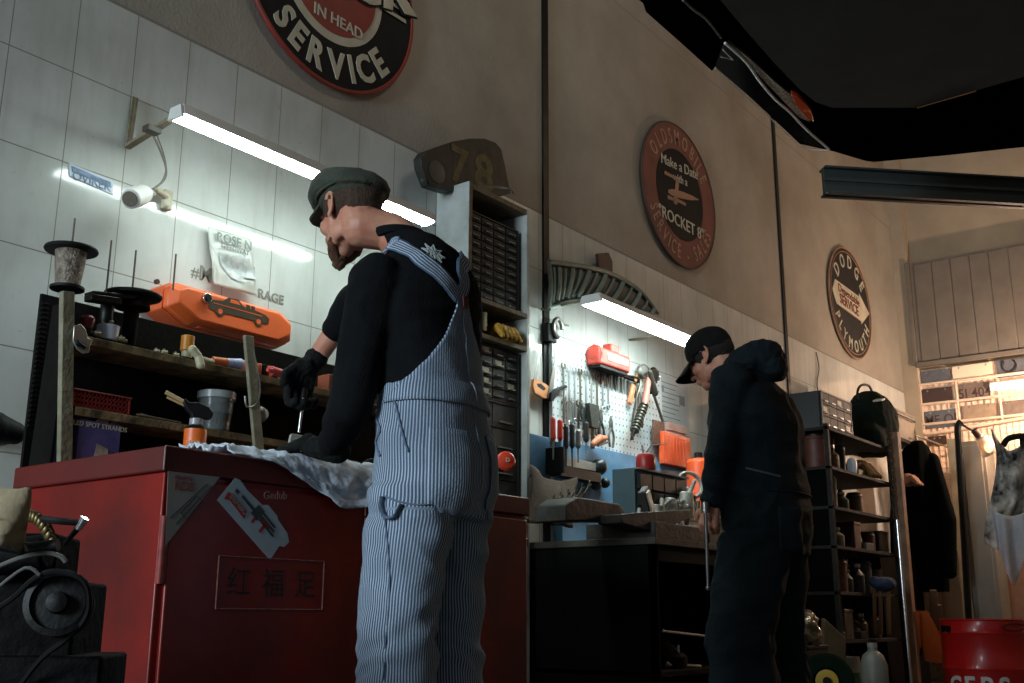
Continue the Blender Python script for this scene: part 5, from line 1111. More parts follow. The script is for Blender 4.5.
tag(MB().box(.062, .075, X(653, 425, .07).y, X(664, 425, .07).y, X(655, 444, .07).z, X(655, 420, .07).z).build('mesh_panel', mat('brown_mesh', (136, 96, 80), .6, var=.7, vscale=120), bevel=.003), 'brown checkered mesh panel left of the orange flat case', 'panel')
tag(MB().box(.062, .09, X(666, 424, .07).y, X(684, 428, .07).y, X(666, 430, .07).z, X(666, 422, .07).z).build('pink_box', mat('faded_pink', (190, 150, 138), .6), bevel=.003), 'flat faded pink box above the orange flat case', 'box')
t = thing('red_canister', 'orange-red canister partly hidden by the second worker\'s sleeve', 'canister', X(697, 480, .2)); q = V((.25, X(699, 470, .25).y, QZ)); zc_ = X(699, 458, .25).z
MB().lathe([(.07, 0), (.075, .01), (.075, zc_-QZ-.03), (.06, zc_-QZ-.01), (.02, zc_-QZ)], q).build('body', orr, t); MB().cyl(q+V((0, 0, zc_-QZ)), q+V((0, 0, zc_-QZ+.03)), .025, n=14).build('cap', black, t)
q = Z(646, 470, z1_+.002); zc_ = z1_+.08; t = thing('oil_can', 'small dark red oil can with spouts on the teal box', 'can', (q.x, q.y, zc_-.08))
rz = z1_+.002; MB().lathe([(.045, 0), (.048, .005), (.048, .06), (.04, .075), (.012, .085)], (q.x, q.y, rz)).build('body', mat('deep_red', (164, 40, 34), .35, var=.2), t); MB().tube([(q.x, q.y, rz+.08), (q.x+.02, q.y+.02, rz+.12), (q.x+.07, q.y+.10, rz+.14)], [.006, .004, .002]).cyl((q.x, q.y-.02, rz+.07), (q.x, q.y-.03, rz+.12), .005, n=8).build('spout', steel, t)
# steel rail with hanging screwdrivers and pliers
ry0, ry1, rz_ = X(556, 452, .10).y, X(596, 466, .10).y, X(556, 454, .10).z
t = thing('tool_rail', 'pale steel rail with slots holding tools, below the pegboard', 'rail', (.08, (ry0+ry1)/2, rz_-.04))
MB().box(.062, .10, ry0, ry1, rz_-.05, rz_-.005).build('rail', mat('pale_steel', (166, 164, 156), .5, .3, var=.2), t, bevel=.002); MB().box(.03, .16, ry0-.02, ry0-.005, rz_-.10, rz_+.03).build('end_bracket', black, t); MB().box(.062, .13, ry0, ry1, rz_-.11, rz_-.06).build('rail_shadow', steel_dark, t)  # last box is added dark where shade falls under the rail
def hang_tool(name, px, py, L_, cols, lab, grp=None, cat='tool', w_=.012, x=.11, tilt=0.):
    p = X(px, py, x); t = thing(name, lab, cat, p-V((0, 0, L_)), grp); m1, m2 = cols; d = V((0, tilt, -1)).normalized()
    MB().chain([(p, w_), (p+d*L_*.45, w_*1.1), (p+d*L_*.5, w_*.7)], 10).build('handle', m1, t); MB().cyl(p+d*L_*.5, p+d*L_, w_*.4, w_*.3, n=8).build('blade', m2, t); return t
redh = mat('red_handle', (214, 60, 44), .4); blkh = mat('black_handle', (34, 34, 36), .45); yelh = mat('tan_handle', (170, 130, 84), .5)
for px, py, L_, m1, lab in ((553, 420, .20, redh, 'red-handled cutter, leftmost tool on the rail'), (560, 422, .18, redh, 'second red-handled tool from the left on the rail'), (566, 428, .20, blkh, 'black-handled driver right of the two red handles'), (572, 426, .22, blkh, 'long black-handled driver in the middle of the rail'), (578, 432, .16, steel, 'short steel punch on the rail'), (586, 424, .18, blkh, 'black-handled tool near the right end of the rail')):
    hang_tool('screwdriver', px, py, L_, (m1, steel), lab, cat='screwdriver', w_=.014)
def pliers(px, py, L_, m, lab, x=.07, cat='pliers', open_=.02, gm=None):
    p = X(px, py, x); t = thing('pliers', lab, cat, p-V((0, 0, L_)))
    for s in (-1, 1):
        MB().tube(smooth_path([p+V((0, 0, -.02)), p+V((0, s*open_, -.05)), p+V((0, s*open_*1.3, -L_*.6)), p+V((0, s*open_*.7, -L_))]), .007).build('handle', gm or m, t)
        MB().tube([p+V((.0, s*.004, -.02)), p+V((0, s*.008, .01)), p+V((0, s*.003, .045))], [.009, .008, .003]).build('jaw', steel, t)
pliers(601, 418, .14, blkh, 'black pliers hanging in the middle of the pegboard foot', .06); pliers(611, 424, .13, blkh, 'dull grey pliers right of the black pliers', .06, gm=steel); pliers(640, 400, .16, oils, 'large oily pliers on the board left of the chrome gauge', .06)
t = thing('wire_brush', 'dark broad wire brush hanging at the foot of the pegboard', 'brush', X(590, 430, .06)); a = X(590, 412, .06); MB().prism([a+V((0, -.05, .04)), a+V((0, .05, .04)), a+V((0, .04, -.09)), a+V((0, -.03, -.09))], (.03, 0, 0)).build('bristles', mat('bristle_grey', (66, 66, 58), .8, var=.5, vscale=80), t, bevel=.004); MB().cyl(a+V((.015, 0, -.09)), a+V((.015, 0, -.2)), .012, n=10).build('handle', oils, t)
t = thing('orange_pliers', 'pair of salmon-orange grips lying on top of the blue board', 'pliers', X(600, 442, .10)); a = X(593, 444, .11); b_ = X(606, 438, .11); 
MB().chain([(a, .016), (a.lerp(b_, .5)+V((0, 0, .012)), .024), (b_, .012)], 10).build('grip', mat('salmon', (230, 142, 100), .45), t); MB().chain([(a.lerp(b_, .4)-V((0, 0, .02)), .007), (b_+V((0, .02, -.02)), .006)], 8).build('jaw', steel, t)
# spanners hanging on the pegboard
k = 0
for row, (x0p, y0p, n, L0, dl, dx_, dy_) in enumerate(((563, 368, 9, .30, .022, 5.6, 1.9), (567, 402, 7, .16, .008, 5.5, 2.0))):
    for i in range(n):
        p = X(x0p+dx_*i, y0p+dy_*i, .045); L_ = max(L0-dl*i, .08)
        spanner('combination_spanner', p-V((0, 0, L_)), (0, 0, 1), L_, 1.35, brt if (i+row) % 3 else oils, ('bright combination spanner hanging in the upper row of the pegboard', 'short combination spanner hanging in the lower row of the pegboard')[row], ('upper row of spanners on the pegboard', 'lower row of spanners on the pegboard')[row])
for i in range(12):
    p = X(601+3.4*i, 371+1.45*i, .045); L_ = .075
    tag(MB().cyl(p, p-V((0, 0, L_)), .009, .006, n=8).cyl(p, p+V((0, 0, .012)), .012, n=8).build('socket_driver', brt if i % 2 else oils), 'small socket key in the short row under the red winch', 'socket', 'short socket keys under the red winch')
tag(MB().box(.036, .06, X(598, 369, .05).y, X(640, 386, .05).y, X(600, 369, .05).z-.004, X(600, 369, .05).z+.014).build('socket_strip', black, bevel=.002), 'black strip carrying the short row of socket keys under the red winch', 'strip')
# red appliance
t = thing('red_winch', 'red cast hand winch with a pale name strip on top of the pegboard', 'winch', X(607, 366, .10)); a = X(593, 350, .10); c_ = X(626, 362, .10)
MB().box(.04, .13, a.y+.02, c_.y, X(600, 363, .13).z, X(600, 346, .13).z).build('housing', mat('faded_red', (214, 78, 62), .45, var=.2, vscale=14), t, bevel=.012)
MB().lathe([(.055, -.01), (.058, 0), (.03, .012), (.01, .014)], (.085, a.y+.03, X(596, 354, .1).z), (0, -1, 0), 8).build('gear_cover', MATS['faded_red'], t); MB().box(.05, .11, (a.y+c_.y)/2, (a.y+c_.y)/2+.09, X(600, 346, .13).z, X(600, 346, .13).z+.05).build('upper_block', MATS['faded_red'], t, bevel=.008)
MB().box(.131, .133, a.y+.10, c_.y-.03, X(603, 358, .13).z, X(603, 351, .13).z).build('name_strip', scream, t); MB().box(.05, .12, a.y+.04, c_.y-.02, X(600, 363, .13).z-.015, X(600, 363, .13).z).build('foot', steel_dark, t)
# salmon file, long oiled air gun, chrome gauge
t = thing('hand_file', 'file with a salmon handle hanging beside the chrome gauge', 'file', X(628, 407, .06)); a, b_ = X(634, 384, .06), X(629, 405, .06); MB().obox((a+b_)/2, b_-a, .13, .035, .02, V((1, 0, 0))).build('handle', MATS['salmon'], t, bevel=.006); MB().obox(X(636, 378, .06), b_-a, .05, .02, .008, V((1, 0, 0))).build('blade', yelh, t)
t = thing('air_hammer', 'long tool with a pinkish grip and dark ribbed spring, hanging at a slant', 'tool', X(640, 430, .10)); a, m_, e_ = X(649, 378, .10), X(645, 403, .10), X(634, 432, .10)
MB().chain([(a, .016), (m_, .020)], 12).build('grip', mat('dusty_pink', (206, 128, 112), .5), t); sp_ = MB()
for k in range(9): q = m_.lerp(e_, (k+.6)/9.5); sp_.cyl(q, q+(e_-m_).normalized()*.012, .027, n=14)
sp_.cyl(m_, e_, .017, n=12).build('spring', mat('oily_spring', (84, 82, 72), .4, .6), t); MB().cyl(e_, e_+(e_-m_)*.25, .014, .006, n=10).build('tip', black, t); MB().chain([(X(650, 372, .12), .014), (X(655, 393, .11), .020)], 10).build('lever', MATS['oily_spring'], t)
t = thing('dial_gauge', 'round chrome gauge with a second grey dial at the top right of the pegboard', 'gauge', X(648, 373, .08))
for px, py, r, m in ((642, 372, .045, steel), (652, 376, .05, chrome)): q = X(px, py, .07); MB().lathe([(r, 0), (r, .02), (r*.85, .026), (r*.8, .022), (0, .022)], q, (1, -.2, 0), 24).build('dial', m, t)
MB().cyl(X(650, 382, .08), X(652, 394, .08), .012, n=10).build('stem', black, t)
MB().cyl(X(654, 395, .07), X(663, 422, .07), .009, n=8).build('hose', steel, t)
tag(MB().tube(smooth_path([X(626, 375, .06), X(640, 380, .07), X(636, 400, .08), X(632, 425, .06), X(633, 440, .06)]), .006).build('air_line', oils), 'thin dark air line hanging between the file and the slanted tool', 'hose')
# hand saws on the wall left of the pegboard
orw = mat('saw_handle', (226, 150, 92), .5, var=.2)
def saw(a, b, hpts, hole, lab, w0, w1_, hm):
    t = thing('hand_saw', lab, 'saw', b); d = (b-a).normalized(); s = V((1, 0, 0)).cross(d)
    MB().prism([a+s*w0, a-s*w0, b-s*w1_, b+s*w1_], (.002, 0, 0)).build('blade', steel, t)
    h = MB(); n = len(hpts); inner = hole
    h.prism(hpts, (.018, 0, 0)).build('handle', hm, t, bevel=.005); MB().prism(inner, (.0195, 0, 0)).build('handle_opening', black, t)
xs = .03
saw(X(541, 345, xs), X(533, 388, xs), [X(531, 379, xs), X(537, 380, xs), X(547, 387, xs), X(549, 390, xs), X(545, 399, xs), X(541, 399, xs), X(532, 394, xs), X(530, 386, xs)], [X(534, 384, xs), X(538, 384, xs), X(543, 389, xs), X(541, 391, xs), X(535, 387, xs)], 'hand saw with a salmon-orange handle hanging left of the pegboard', .006, .016, orw)
xs = .05
saw(X(558, 345, xs), X(549, 400, xs), [X(549, 393, xs), X(553, 389, xs), X(564, 385, xs), X(565, 388, xs), X(558, 391, xs), X(551, 401, xs), X(548, 402, xs)], [X(550, 396, xs), X(552, 394, xs), X(552, 396, xs)], 'second hand saw with a black hook handle, overlapping the dark wall strip', .004, .022, black)
t = thing('wall_clamp', 'shiny ring-shaped clamp fixed on the dark wall strip above the saws', 'clamp', X(553, 330, .05)); q = X(558, 328, .06); MB().tube([q+V((0, .04*cos(a), .05*sin(a))) for a in [2*pi*i/20 for i in range(16)]], .012, 8).build('ring', steel, t); MB().tube([q+V((0, .03, .03)), q+V((0, .10, .035))], [.010, .004]).build('jaw', steel, t); MB().box(.012, .05, 4.42, 4.50, q.z-.08, q.z+.02).build('bracket', black, t, bevel=.004)
# ribbed grille above the light
gm = mat('sage_grille', (118, 134, 126), .5, .0, var=.25, vscale=8)
GX = .10; top = [(549, 262), (565, 264), (590, 268), (615, 276), (640, 292), (657, 314)]; bot = [(549, 309), (560, 305), (575, 301), (600, 301), (630, 309), (657, 316)]
t = thing('car_grille', 'grey-green ribbed car grille mounted on the wall above the second tube light', 'grille', X(600, 300, GX))
T_ = smooth_path([X(a, b, GX) for a, b in top], 6); B_ = smooth_path([X(a, b, GX+.03) for a, b in bot], 6); n = len(T_)
def gf(i, v): p = T_[i].lerp(B_[min(i, len(B_)-1)], v); return p+V((.015*sin(pi*v), 0, 0))
sh_ = MB(); sh_.v = [gf(i, v/8)-V((.012, 0, 0)) for i in range(n) for v in range(9)]; sh_.f = [(i*9+j, i*9+j+1, (i+1)*9+j+1, (i+1)*9+j) for i in range(n-1) for j in range(8)]
o = sh_.build('shell', mat('dark_sage', (84, 96, 90), .5, var=.3), t, smooth=80); o.modifiers.new('s', 'SOLIDIFY').thickness = .006
MB().tube(T_, .016, 8).tube(B_, .012, 8).tube([T_[0], gf(0, .5), B_[0]], .012, 8).build('frame', gm, t)
for i in range(2, n-2, 2): MB().tube([gf(i, v/8) for v in range(1, 8)], .008 if i % 4 else .014, 6).build('rib', gm, t)
tag(MB().prism([X(595, 254, .03), X(606, 253, .03), X(610, 262, .03), X(610, 274, .03), X(596, 270, .03)], (.02, 0, 0)).build('brown_plaque', mat('brown_enamel', (78, 52, 44), .5, var=.3), bevel=.004), 'small dark brown plaque on the wall just above the car grille', 'plaque')
# loose metal parts on the bench, nearest the second worker
rnd = random.Random(4); alum = mat('bright_casting', (176, 174, 162), .5, .2, var=.4, vscale=30, bump=.3)
parts = [('cast_housing', 'pale finned casting just right of the teal box', 655, 505, .06), ('cast_housing', 'small bright casting in the middle of the metal heap', 668, 498, .05), ('cast_housing', 'rounded casting farthest right in the metal heap', 684, 492, .06), ('cast_housing', 'low casting at the front of the metal heap', 676, 512, .05)]
for nm, lab, px, py, s in parts:
    q = X(px, py, .60); q = V((.60, q.y, QZ)); t = thing(nm, lab, 'engine part', q); h = X(px, py, .60).z-QZ
    MB().box(q.x-s, q.x+s, q.y-s*1.3, q.y+s*1.3, QZ, QZ+h*.5).cyl(q+V((0, 0, h*.5)), q+V((.01, .01, h)), s*.8, s*.55, n=12).build('casting', alum, t, bevel=.005)
    for k in range(5): MB().chain([(q+V((rnd.uniform(-1, 1)*s*1.6, rnd.uniform(-1, 1)*s*1.8, h*.3)), rnd.uniform(.012, .022)), (q+V((rnd.uniform(-1, 1)*s, rnd.uniform(-1, 1)*s*1.5, h*rnd.uniform(.6, 1.25))), .010)], 8).build('fragment', alum, t)
    for k in range(4): MB().chain([(q+V((s*cos(k*1.6), s*sin(k*1.6), h*.5)), .012), (q+V((s*1.3*cos(k*1.6), s*1.3*sin(k*1.6), h*.8)), .009)], 8).build('flange', alum if k % 2 else oils, t)
def ringpart(px, py, r, lab, ax=(1, -.6, .3), x=.5):
    q = X(px, py, x); t = thing('gasket_ring', lab, 'ring', V((q.x, q.y, QZ)))
    a, b = frame(V(ax).normalized()); MB().tube([q+a*r*cos(2*pi*k/24)+b*r*sin(2*pi*k/24) for k in range(25)], .010, 8).build('ring', alum, t); MB().cyl((q.x, q.y, QZ), (q.x, q.y, q.z-r*.8), .03, n=10).build('support_stack', steel_dark, t)
ringpart(690, 485, .07, 'pale ring standing at the back of the metal heap'); ringpart(664, 490, .05, 'small pale ring leaning against the teal box')
crate('battery_box', 'dark steel box with a bright rim among the metal heap, beside the second worker', .34, .52, 5.22, 5.55, QZ, QZ+.24, steel_dark)
t = thing('funnel', 'tilted dark slab propped against the teal box', 'slab', (.66, 4.78, QZ)); a, b_ = X(650, 516, .66), X(643, 489, .66); MB().obox((a+b_)/2, b_-a, (b_-a).length, .09, .03, V((1, .3, 0))).build('slab', cast, t, bevel=.004); MB().obox((a+b_)/2+V((.02, 0, 0)), b_-a, (b_-a).length*.8, .05, .012, V((1, .3, 0))).build('facing', alum, t)
t = thing('ball_trophies', 'dark round machine knobs on the blue board beside the tool rail', 'knobs', X(600, 470, .08))
for px, py, r in ((599, 467, .045), (596, 485, .03), (605, 483, .028)): q = X(px, py, .09); MB().ell(q, (r, r, r)).build('knob', mat('dark_knob', (44, 46, 46), .3), t); MB().cyl(q, V((.06, q.y, q.z)), r*.4, n=10).build('stem', steel, t)
# ============================================================= OVERHEAD: RAISED CAR AND BEAM
gloss = mat('black_car_paint', (3, 3, 3), .9, var=.2, spec=.0); under = mat('undertray', (40, 40, 34), .9, var=.25, vscale=4)
ZC = 2.6
t = thing('raised_car', 'black car front raised overhead at the top right, seen from below', 'car', (2.3, 3.0, ZC))
co = [Z(620, -14, ZC), Z(643, 3, ZC), Z(646, 12, ZC), Z(680, 42, ZC), Z(712, 71, ZC), Z(716, 66, ZC), Z(765, 111, ZC), Z(800, 144, ZC), Z(832, 151, ZC), Z(866, 161, ZC), Z(874, 162, ZC), Z(950, 155, ZC), Z(1024, 147, ZC), V((2.7, 5.02, ZC)), V((3.0, 4.9, ZC)), V((3.15, 4.6, ZC)), V((3.2, 1.2, ZC)), V((1.45, 1.2, ZC))]
cc_ = sum(co, V((0, 0, 0)))/len(co)
MB().loft([[p for p in co], [cc_+(p-cc_)*1.015+V((0, 0, .10)) for p in co], [cc_+(p-cc_)*.99+V((0, 0, .30)) for p in co], [cc_+(p-cc_)*.90+V((0, 0, .46)) for p in co]]).build('body_shell', gloss, t, smooth=50)
un = [Z(720, 0, ZC-.012), Z(745, 30, ZC-.012), Z(775, 64, ZC-.012), Z(800, 90, ZC-.012), Z(815, 102, ZC-.012), Z(832, 108, ZC-.012), Z(915, 108, ZC-.012), Z(975, 91, ZC-.012), Z(1024, 77, ZC-.012), V((2.85, 4.2, ZC-.012)), V((2.95, 3.9, ZC-.012)), V((2.95, 1.4, ZC-.012)), V((1.9, 1.4, ZC-.012))]
MB().prism(un, (0, 0, .014)).build('undertray', under, t, bevel=.003)
MB().tube([Z(917, 108, ZC-.014), Z(976, 91, ZC-.014)], .0022, 6).build('tray_edge', mat('copper_edge', (150, 104, 60), .3, .8), t)
zl = ZC-.006
lens = [Z(a, b, zl) for a, b in ((715, 67), (724, 42), (745, 60), (775, 98), (792, 112), (815, 136), (829, 149), (802, 143), (765, 110))]
hl = MB().prism(lens, (0, 0, .03)).build('headlight', mat('headlight_glass', (26, 28, 27), .06, var=.1, coat=1.), t)
MB().tube(smooth_path([Z(a, b, zl-.004) for a, b in ((725, 43), (745, 61), (762, 84), (776, 100), (790, 112), (802, 125), (815, 137), (829, 149))]), .0055, 8).build('chrome_trim', mat('painted_glint', (255, 255, 250), .35, .15, var=.05), hl)  # near-white colour stands in for light reflected along the chrome
MB().tube(smooth_path([Z(a, b, zl-.004) for a, b in ((715, 68), (740, 91), (765, 113), (790, 137), (808, 149), (829, 150))]), .0025, 6).tube([Z(721, 57, zl-.003), Z(733, 60, zl-.003), Z(723, 50, zl-.003)], .0022, 6).build('thin_trim', MATS['painted_glint'], hl)
MB().prism([Z(a, b, zl-.003) for a, b in ((728, 42), (748, 57), (775, 82), (792, 96), (803, 110), (810, 122), (800, 118), (785, 103), (765, 82), (745, 60))], (0, 0, .02)).build('reflector_strip', mat('speckled_reflector', (126, 124, 114), .3, .6, var=.8, vscale=90, bump=.8, bscale=120, rgb2=(40, 40, 36)), hl)
MB().prism([Z(a, b, zl-.012) for a, b in ((791, 94), (798, 97), (807, 106), (812, 114), (814, 122), (807, 119), (798, 108), (793, 101))], (0, 0, .03)).build('orange_indicator', mat('orange_lens', (226, 84, 34), .25, var=.1, coat=.5), hl, bevel=.003)
MB().tube(smooth_path([Z(a, b, zl-.002) for a, b in ((683, 0), (694, 10), (706, 19), (721, 38))]), .005, 6).build('sealing_strip', mat('seal_beige', (120, 116, 98), .6, var=.5, vscale=60), t)
bmz = 3.0
a0, a1, b0, b1 = Z(822, 168, bmz), Z(1024, 180, bmz), None, None
d = (a1-a0); d.z = 0; L_ = d.length; d.normalize(); sd = V((d.y, -d.x, 0)); hz_ = .165
t = thing('steel_beam', 'dark painted steel beam crossing in front of the back wall, below the raised car', 'beam', (a0+d*1.4)-V((0, 0, hz_)))
MB().obox(a0+d*1.4-V((0, 0, hz_/2)), d, 2.8, .03, hz_).build('web', mat('beam_paint', (62, 68, 66), .5, .1, var=.3, vscale=5), t, bevel=.002)
for zz in (0, -hz_+.012): MB().obox(a0+d*1.4+V((0, 0, zz-.006)), d, 2.8, .09, .012).build('flange', MATS['beam_paint'], t, bevel=.002)
MB().obox(a0+d*1.4+sd*.02-V((0, 0, hz_*.45)), d, 2.8, .012, .018).build('rib', mat('beam_rib', (74, 78, 76), .4, .3), t)
# ============================================================= PLATES ON THE BACK WINDOW
PY_ = YB-.06
def plate(c0, c1, m, lab, txt=None, tm=None, name='licence_plate', cat='plate', grp=None, h=None):
    a = Y(*c0, PY_); b = Y(*c1, PY_); z0, z1 = min(a.z, b.z), max(a.z, b.z)
    # the far edge rises in the picture; keep the plate square in the wall
    zt_ = a.z; zb_ = Y(c0[0]+1, c1[1]+abs(c1[0]-c0[0])*.15, PY_).z
    t = thing(name, lab, cat, ((a.x+b.x)/2, PY_, zb_), grp)
    MB().box(a.x, b.x, PY_-.004, PY_, zb_, zt_).build('plate', m, t, bevel=.0015)
    for x_ in (a.x+.06, b.x-.06): MB().cyl((x_, PY_-.008, zt_-.02), (x_, PY_, zt_-.02), .008, n=8).build('bolt', brt, t)
    if txt:
        s = (zt_-zb_)*.75; MB().text(txt, ((a.x+b.x)/2, PY_-.0045, zb_+(zt_-zb_)*.22), V((1, 0, 0)), W, s, .001, bold=.01, wide=.9).build('lettering', tm or drk, t)
pg = mat('plate_bluegrey', (104, 106, 112), .5, var=.35, vscale=14); pbn = mat('plate_brown', (72, 50, 42), .5, var=.3, vscale=14); pgt = mat('plate_taupe', (128, 110, 98), .5, var=.35, vscale=18); ptn = mat('plate_tan', (168, 144, 120), .5, var=.3, vscale=14)
plate((920, 372), (951, 381), pg, 'blue-grey number plate, top left on the backlit window')
plate((921, 390), (953, 401), pbn, 'dark brown number plate in the second row at the left')
plate((958, 385), (991, 398), pgt, 'taupe number plate in the second row, right of the dark brown one', '5J 404', pbn)
plate((924, 412), (957, 424), pg, 'grey number plate with worn letters, third row at the left', 'ME OJ', pbn)
plate((963, 406), (997, 418), ptn, 'pale tan number plate in the middle of the third row')
plate((999, 402), (1036, 414), pgt, 'taupe number plate at the right edge of the third row')
plate((952, 367), (994, 377), mat('cream_card', (248, 226, 198), .5, var=.08), 'bright cream card at the top of the backlit window', name='card', cat='card')
plate((996, 361), (1040, 372), pg, 'dark grey plate behind the horseshoe at the top right of the window')
plate((928, 437), (947, 443), pbn, 'small dark plate lowest on the left of the window')
hs = Y(1009, 365.5, PY_-.02); pts = [hs+V((.06*cos(a), 0, .06*sin(a))) for a in [radians(130+280*k/16) for k in range(17)]]
tag(MB().tube(pts, .013, 6, flat=.6).build('horseshoe', mat('iron', (60, 50, 42), .6, .4)), 'iron horseshoe hanging at the top right of the backlit window', 'horseshoe')
tag(MB().cyl(Y(991, 387, PY_-.06), V((3.0, PY_-.06, Y(991, 387, PY_-.06).z)), .035, n=12).build('strip_lamp', mat('warm_tube', (255, 226, 200), .4, var=0, emit=2.5)), 'short glowing tube lamp across the backlit window at the right edge', 'light')
t = thing('wire_rack', 'cream wire frame with a rounded corner around the plates', 'rack', Y(930, 420, YB-.07))
pa = [Y(a, b, YB-.085) for a, b in ((917, 368), (918, 400), (920, 426), (926, 434), (948, 431), (1000, 422), (1060, 412))]
MB().tube(smooth_path(pa[:4], 3)+smooth_path(pa[4:], 3), .016, 8).build('outer_tube', grid, t)
for a, b in (((919, 385), (1040, 368)), ((919, 405), (1040, 386)), ((920, 425), (1040, 421-16))): p, q = Y(*a, YB-.08), Y(*b, YB-.08); q.z = p.z; MB().cyl(p, q, .013, n=8).build('cross_tube', grid, t)
for px in (955.5, 998): p, q = Y(px, 380, YB-.08), Y(px, 420, YB-.08); MB().cyl((p.x, p.y, p.z), (p.x, p.y, q.z), .012, n=8).build('upright_tube', grid, t)
# ============================================================= SHELVING ON THE RIGHT
SXF = .55; c_ = X(830, 466, SXF); sy0 = c_.y; sy1 = X(893, 470, SXF).y
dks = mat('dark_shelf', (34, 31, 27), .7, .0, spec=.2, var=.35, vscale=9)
t = thing('storage_rack', 'dark open storage rack full of clutter behind the second worker', 'rack', (.35, (sy0+sy1)/2, 0))
szs = [X(850, py, SXF).z for py in (434, 471, 509, 547, 592, 640)]
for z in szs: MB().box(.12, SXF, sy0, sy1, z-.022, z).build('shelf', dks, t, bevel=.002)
for x_, y_ in ((SXF-.03, sy0), (.12, sy0), (.12, sy1-.03), (SXF-.03, sy1-.03)): MB().box(x_, x_+.03, y_, y_+.03, 0, szs[0]+.02).build('upright', dks, t)
wp = thing('wooden_post', 'worn upright wooden post at the front corner of the storage rack', 'post', X(903, 660, SXF+.03)); a = X(893, 432, SXF+.05); MB().box(a.x-.03, a.x+.03, a.y, a.y+.075, 0, a.z).build('post', mat('warm_post', (134, 100, 72), .7, var=.35, vscale=12), wp, bevel=.003)
ch_ = MB(); a = X(888, 432, SXF+.03)
for k in range(22):
    c0 = a+V((.0, 0, -.035*k)); ax_ = V((0, 1, 0)) if k % 2 else V((1, 0, 0)); ch_.tube([c0+V((0, 0, .024*cos(q)))+ax_*.012*sin(q) for q in [2*pi*i/10 for i in range(11)]], .0045, 5)
tag(ch_.build('hanging_chain', oils), 'steel chain hanging from the top of the storage rack beside the wooden post', 'chain')
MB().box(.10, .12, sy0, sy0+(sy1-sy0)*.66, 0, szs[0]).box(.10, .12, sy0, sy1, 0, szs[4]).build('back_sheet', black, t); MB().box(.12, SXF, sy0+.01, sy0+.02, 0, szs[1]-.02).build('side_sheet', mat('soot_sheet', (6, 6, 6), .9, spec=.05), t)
crate('dark_filler', 'low dark cupboard added beyond the storage rack, behind the wooden post', .06, .36, sy1+.12, sy1+1.1, 0, X(880, 552, .36).z, mat('filler_brown', (20, 17, 14), .9, spec=.05), 'filler', False)  # added block that hides the bright wall and keeps this area dark
# jars, cans and boxes, each a thing
rnd = random.Random(11)
tones = [((74, 70, 62), 'grey'), ((96, 76, 56), 'brown'), ((52, 56, 56), 'slate'), ((116, 108, 92), 'pale'), ((88, 46, 36), 'dull red'), ((60, 66, 50), 'olive')]
names = {0: ('upper', 'topmost'), 1: ('second', 'second'), 2: ('third', 'third'), 3: ('fourth', 'fourth'), 4: ('fifth', 'fifth'), 5: ('lowest', 'lowest')}
ordw = ['nearest the near end', 'second from the near end', 'third from the near end', 'fourth from the near end', 'fifth from the near end', 'sixth from the near end', 'seventh from the near end']
for si in range(1, 6):
    z = szs[si]; gap = szs[si-1]-z-.03; y = sy0+.08; i = 0
    while y < sy1-.14 and i < 7:
        if si in (1, 2) and y > sy0+(sy1-sy0)*.62: break
        kind = rnd.choice(['can', 'jar', 'box', 'can', 'tray']); c, cn = tones[rnd.randrange(6)]; m = mat('clutter_'+cn.replace(' ', '_'), c, .55, .1, var=.4, vscale=20); r = rnd.uniform(.05, .075); h = min(gap*.9, rnd.uniform(.12, .26)); x_ = SXF-.10-rnd.random()*.05
        lab = '%s %s on the %s rack shelf, %s' % (cn, {'can': 'lidded can', 'jar': 'narrow-necked jar', 'box': 'lidded box', 'tray': 'tray of scraps'}[kind], names[si][1], ordw[i])
        if kind == 'can':
            q = thing('tin_can', lab, 'can', (x_, y, z)); MB().lathe([(r, 0), (r, h*.9), (r*1.05, h*.92), (r*.98, h)], (x_, y, z), n=18).build('body', m, q); MB().lathe([(r*.9, 0), (r*.9, .012), (r*.4, .02)], (x_, y, z+h), n=18).build('lid', steel_dark, q)
        elif kind == 'jar':
            q = thing('jar', lab, 'jar', (x_, y, z)); MB().lathe([(r*.9, 0), (r, .02), (r, h*.6), (r*.5, h*.8), (r*.5, h*.88)], (x_, y, z), n=18).build('body', m, q); MB().lathe([(r*.6, 0), (r*.6, h*.12)], (x_, y, z+h*.88), n=14).build('cap', steel, q)
        elif kind == 'box':
            q = thing('small_crate', lab, 'box', (x_, y, z)); MB().box(x_-.09, x_+.08, y-r, y+r, z, z+h*.8).build('body', m, q, bevel=.004); MB().box(x_-.094, x_+.084, y-r-.004, y+r+.004, z+h*.8, z+h*.9).build('lid', m, q, bevel=.003)
        else:
            q = thing('scrap_tray', lab, 'tray', (x_, y, z)); MB().box(x_-.1, x_+.09, y-r*1.2, y+r*1.2, z, z+.05).build('tray', m, q, bevel=.004)
            for k in range(5): MB().chain([((x_+rnd.uniform(-.06, .06), y+rnd.uniform(-.05, .05), z+.05), .022), ((x_+rnd.uniform(-.06, .06), y+rnd.uniform(-.05, .05), z+.05+rnd.random()*.07), .012)], 8).build('scrap', alum if k % 2 else oils, q)
        y += r*2+rnd.uniform(.05, .12); i += 1
glove_heap((SXF-.10, X(862, 470, SXF-.1).y, szs[1]), 'brownish yellow gloves on the second shelf of the storage rack', mat('brown_yellow', (120, 88, 34), .8, var=.4, vscale=20), 1.7, seed=8)
tag(MB().lathe([(.03, 0), (.034, .02), (.034, .09), (.02, .11), (.0, .112)], (SXF-.04, X(852, 466, SXF-.04).y, szs[1]), n=16).build('white_cup', whitep), 'small bright white cup beside the brownish gloves', 'cup')
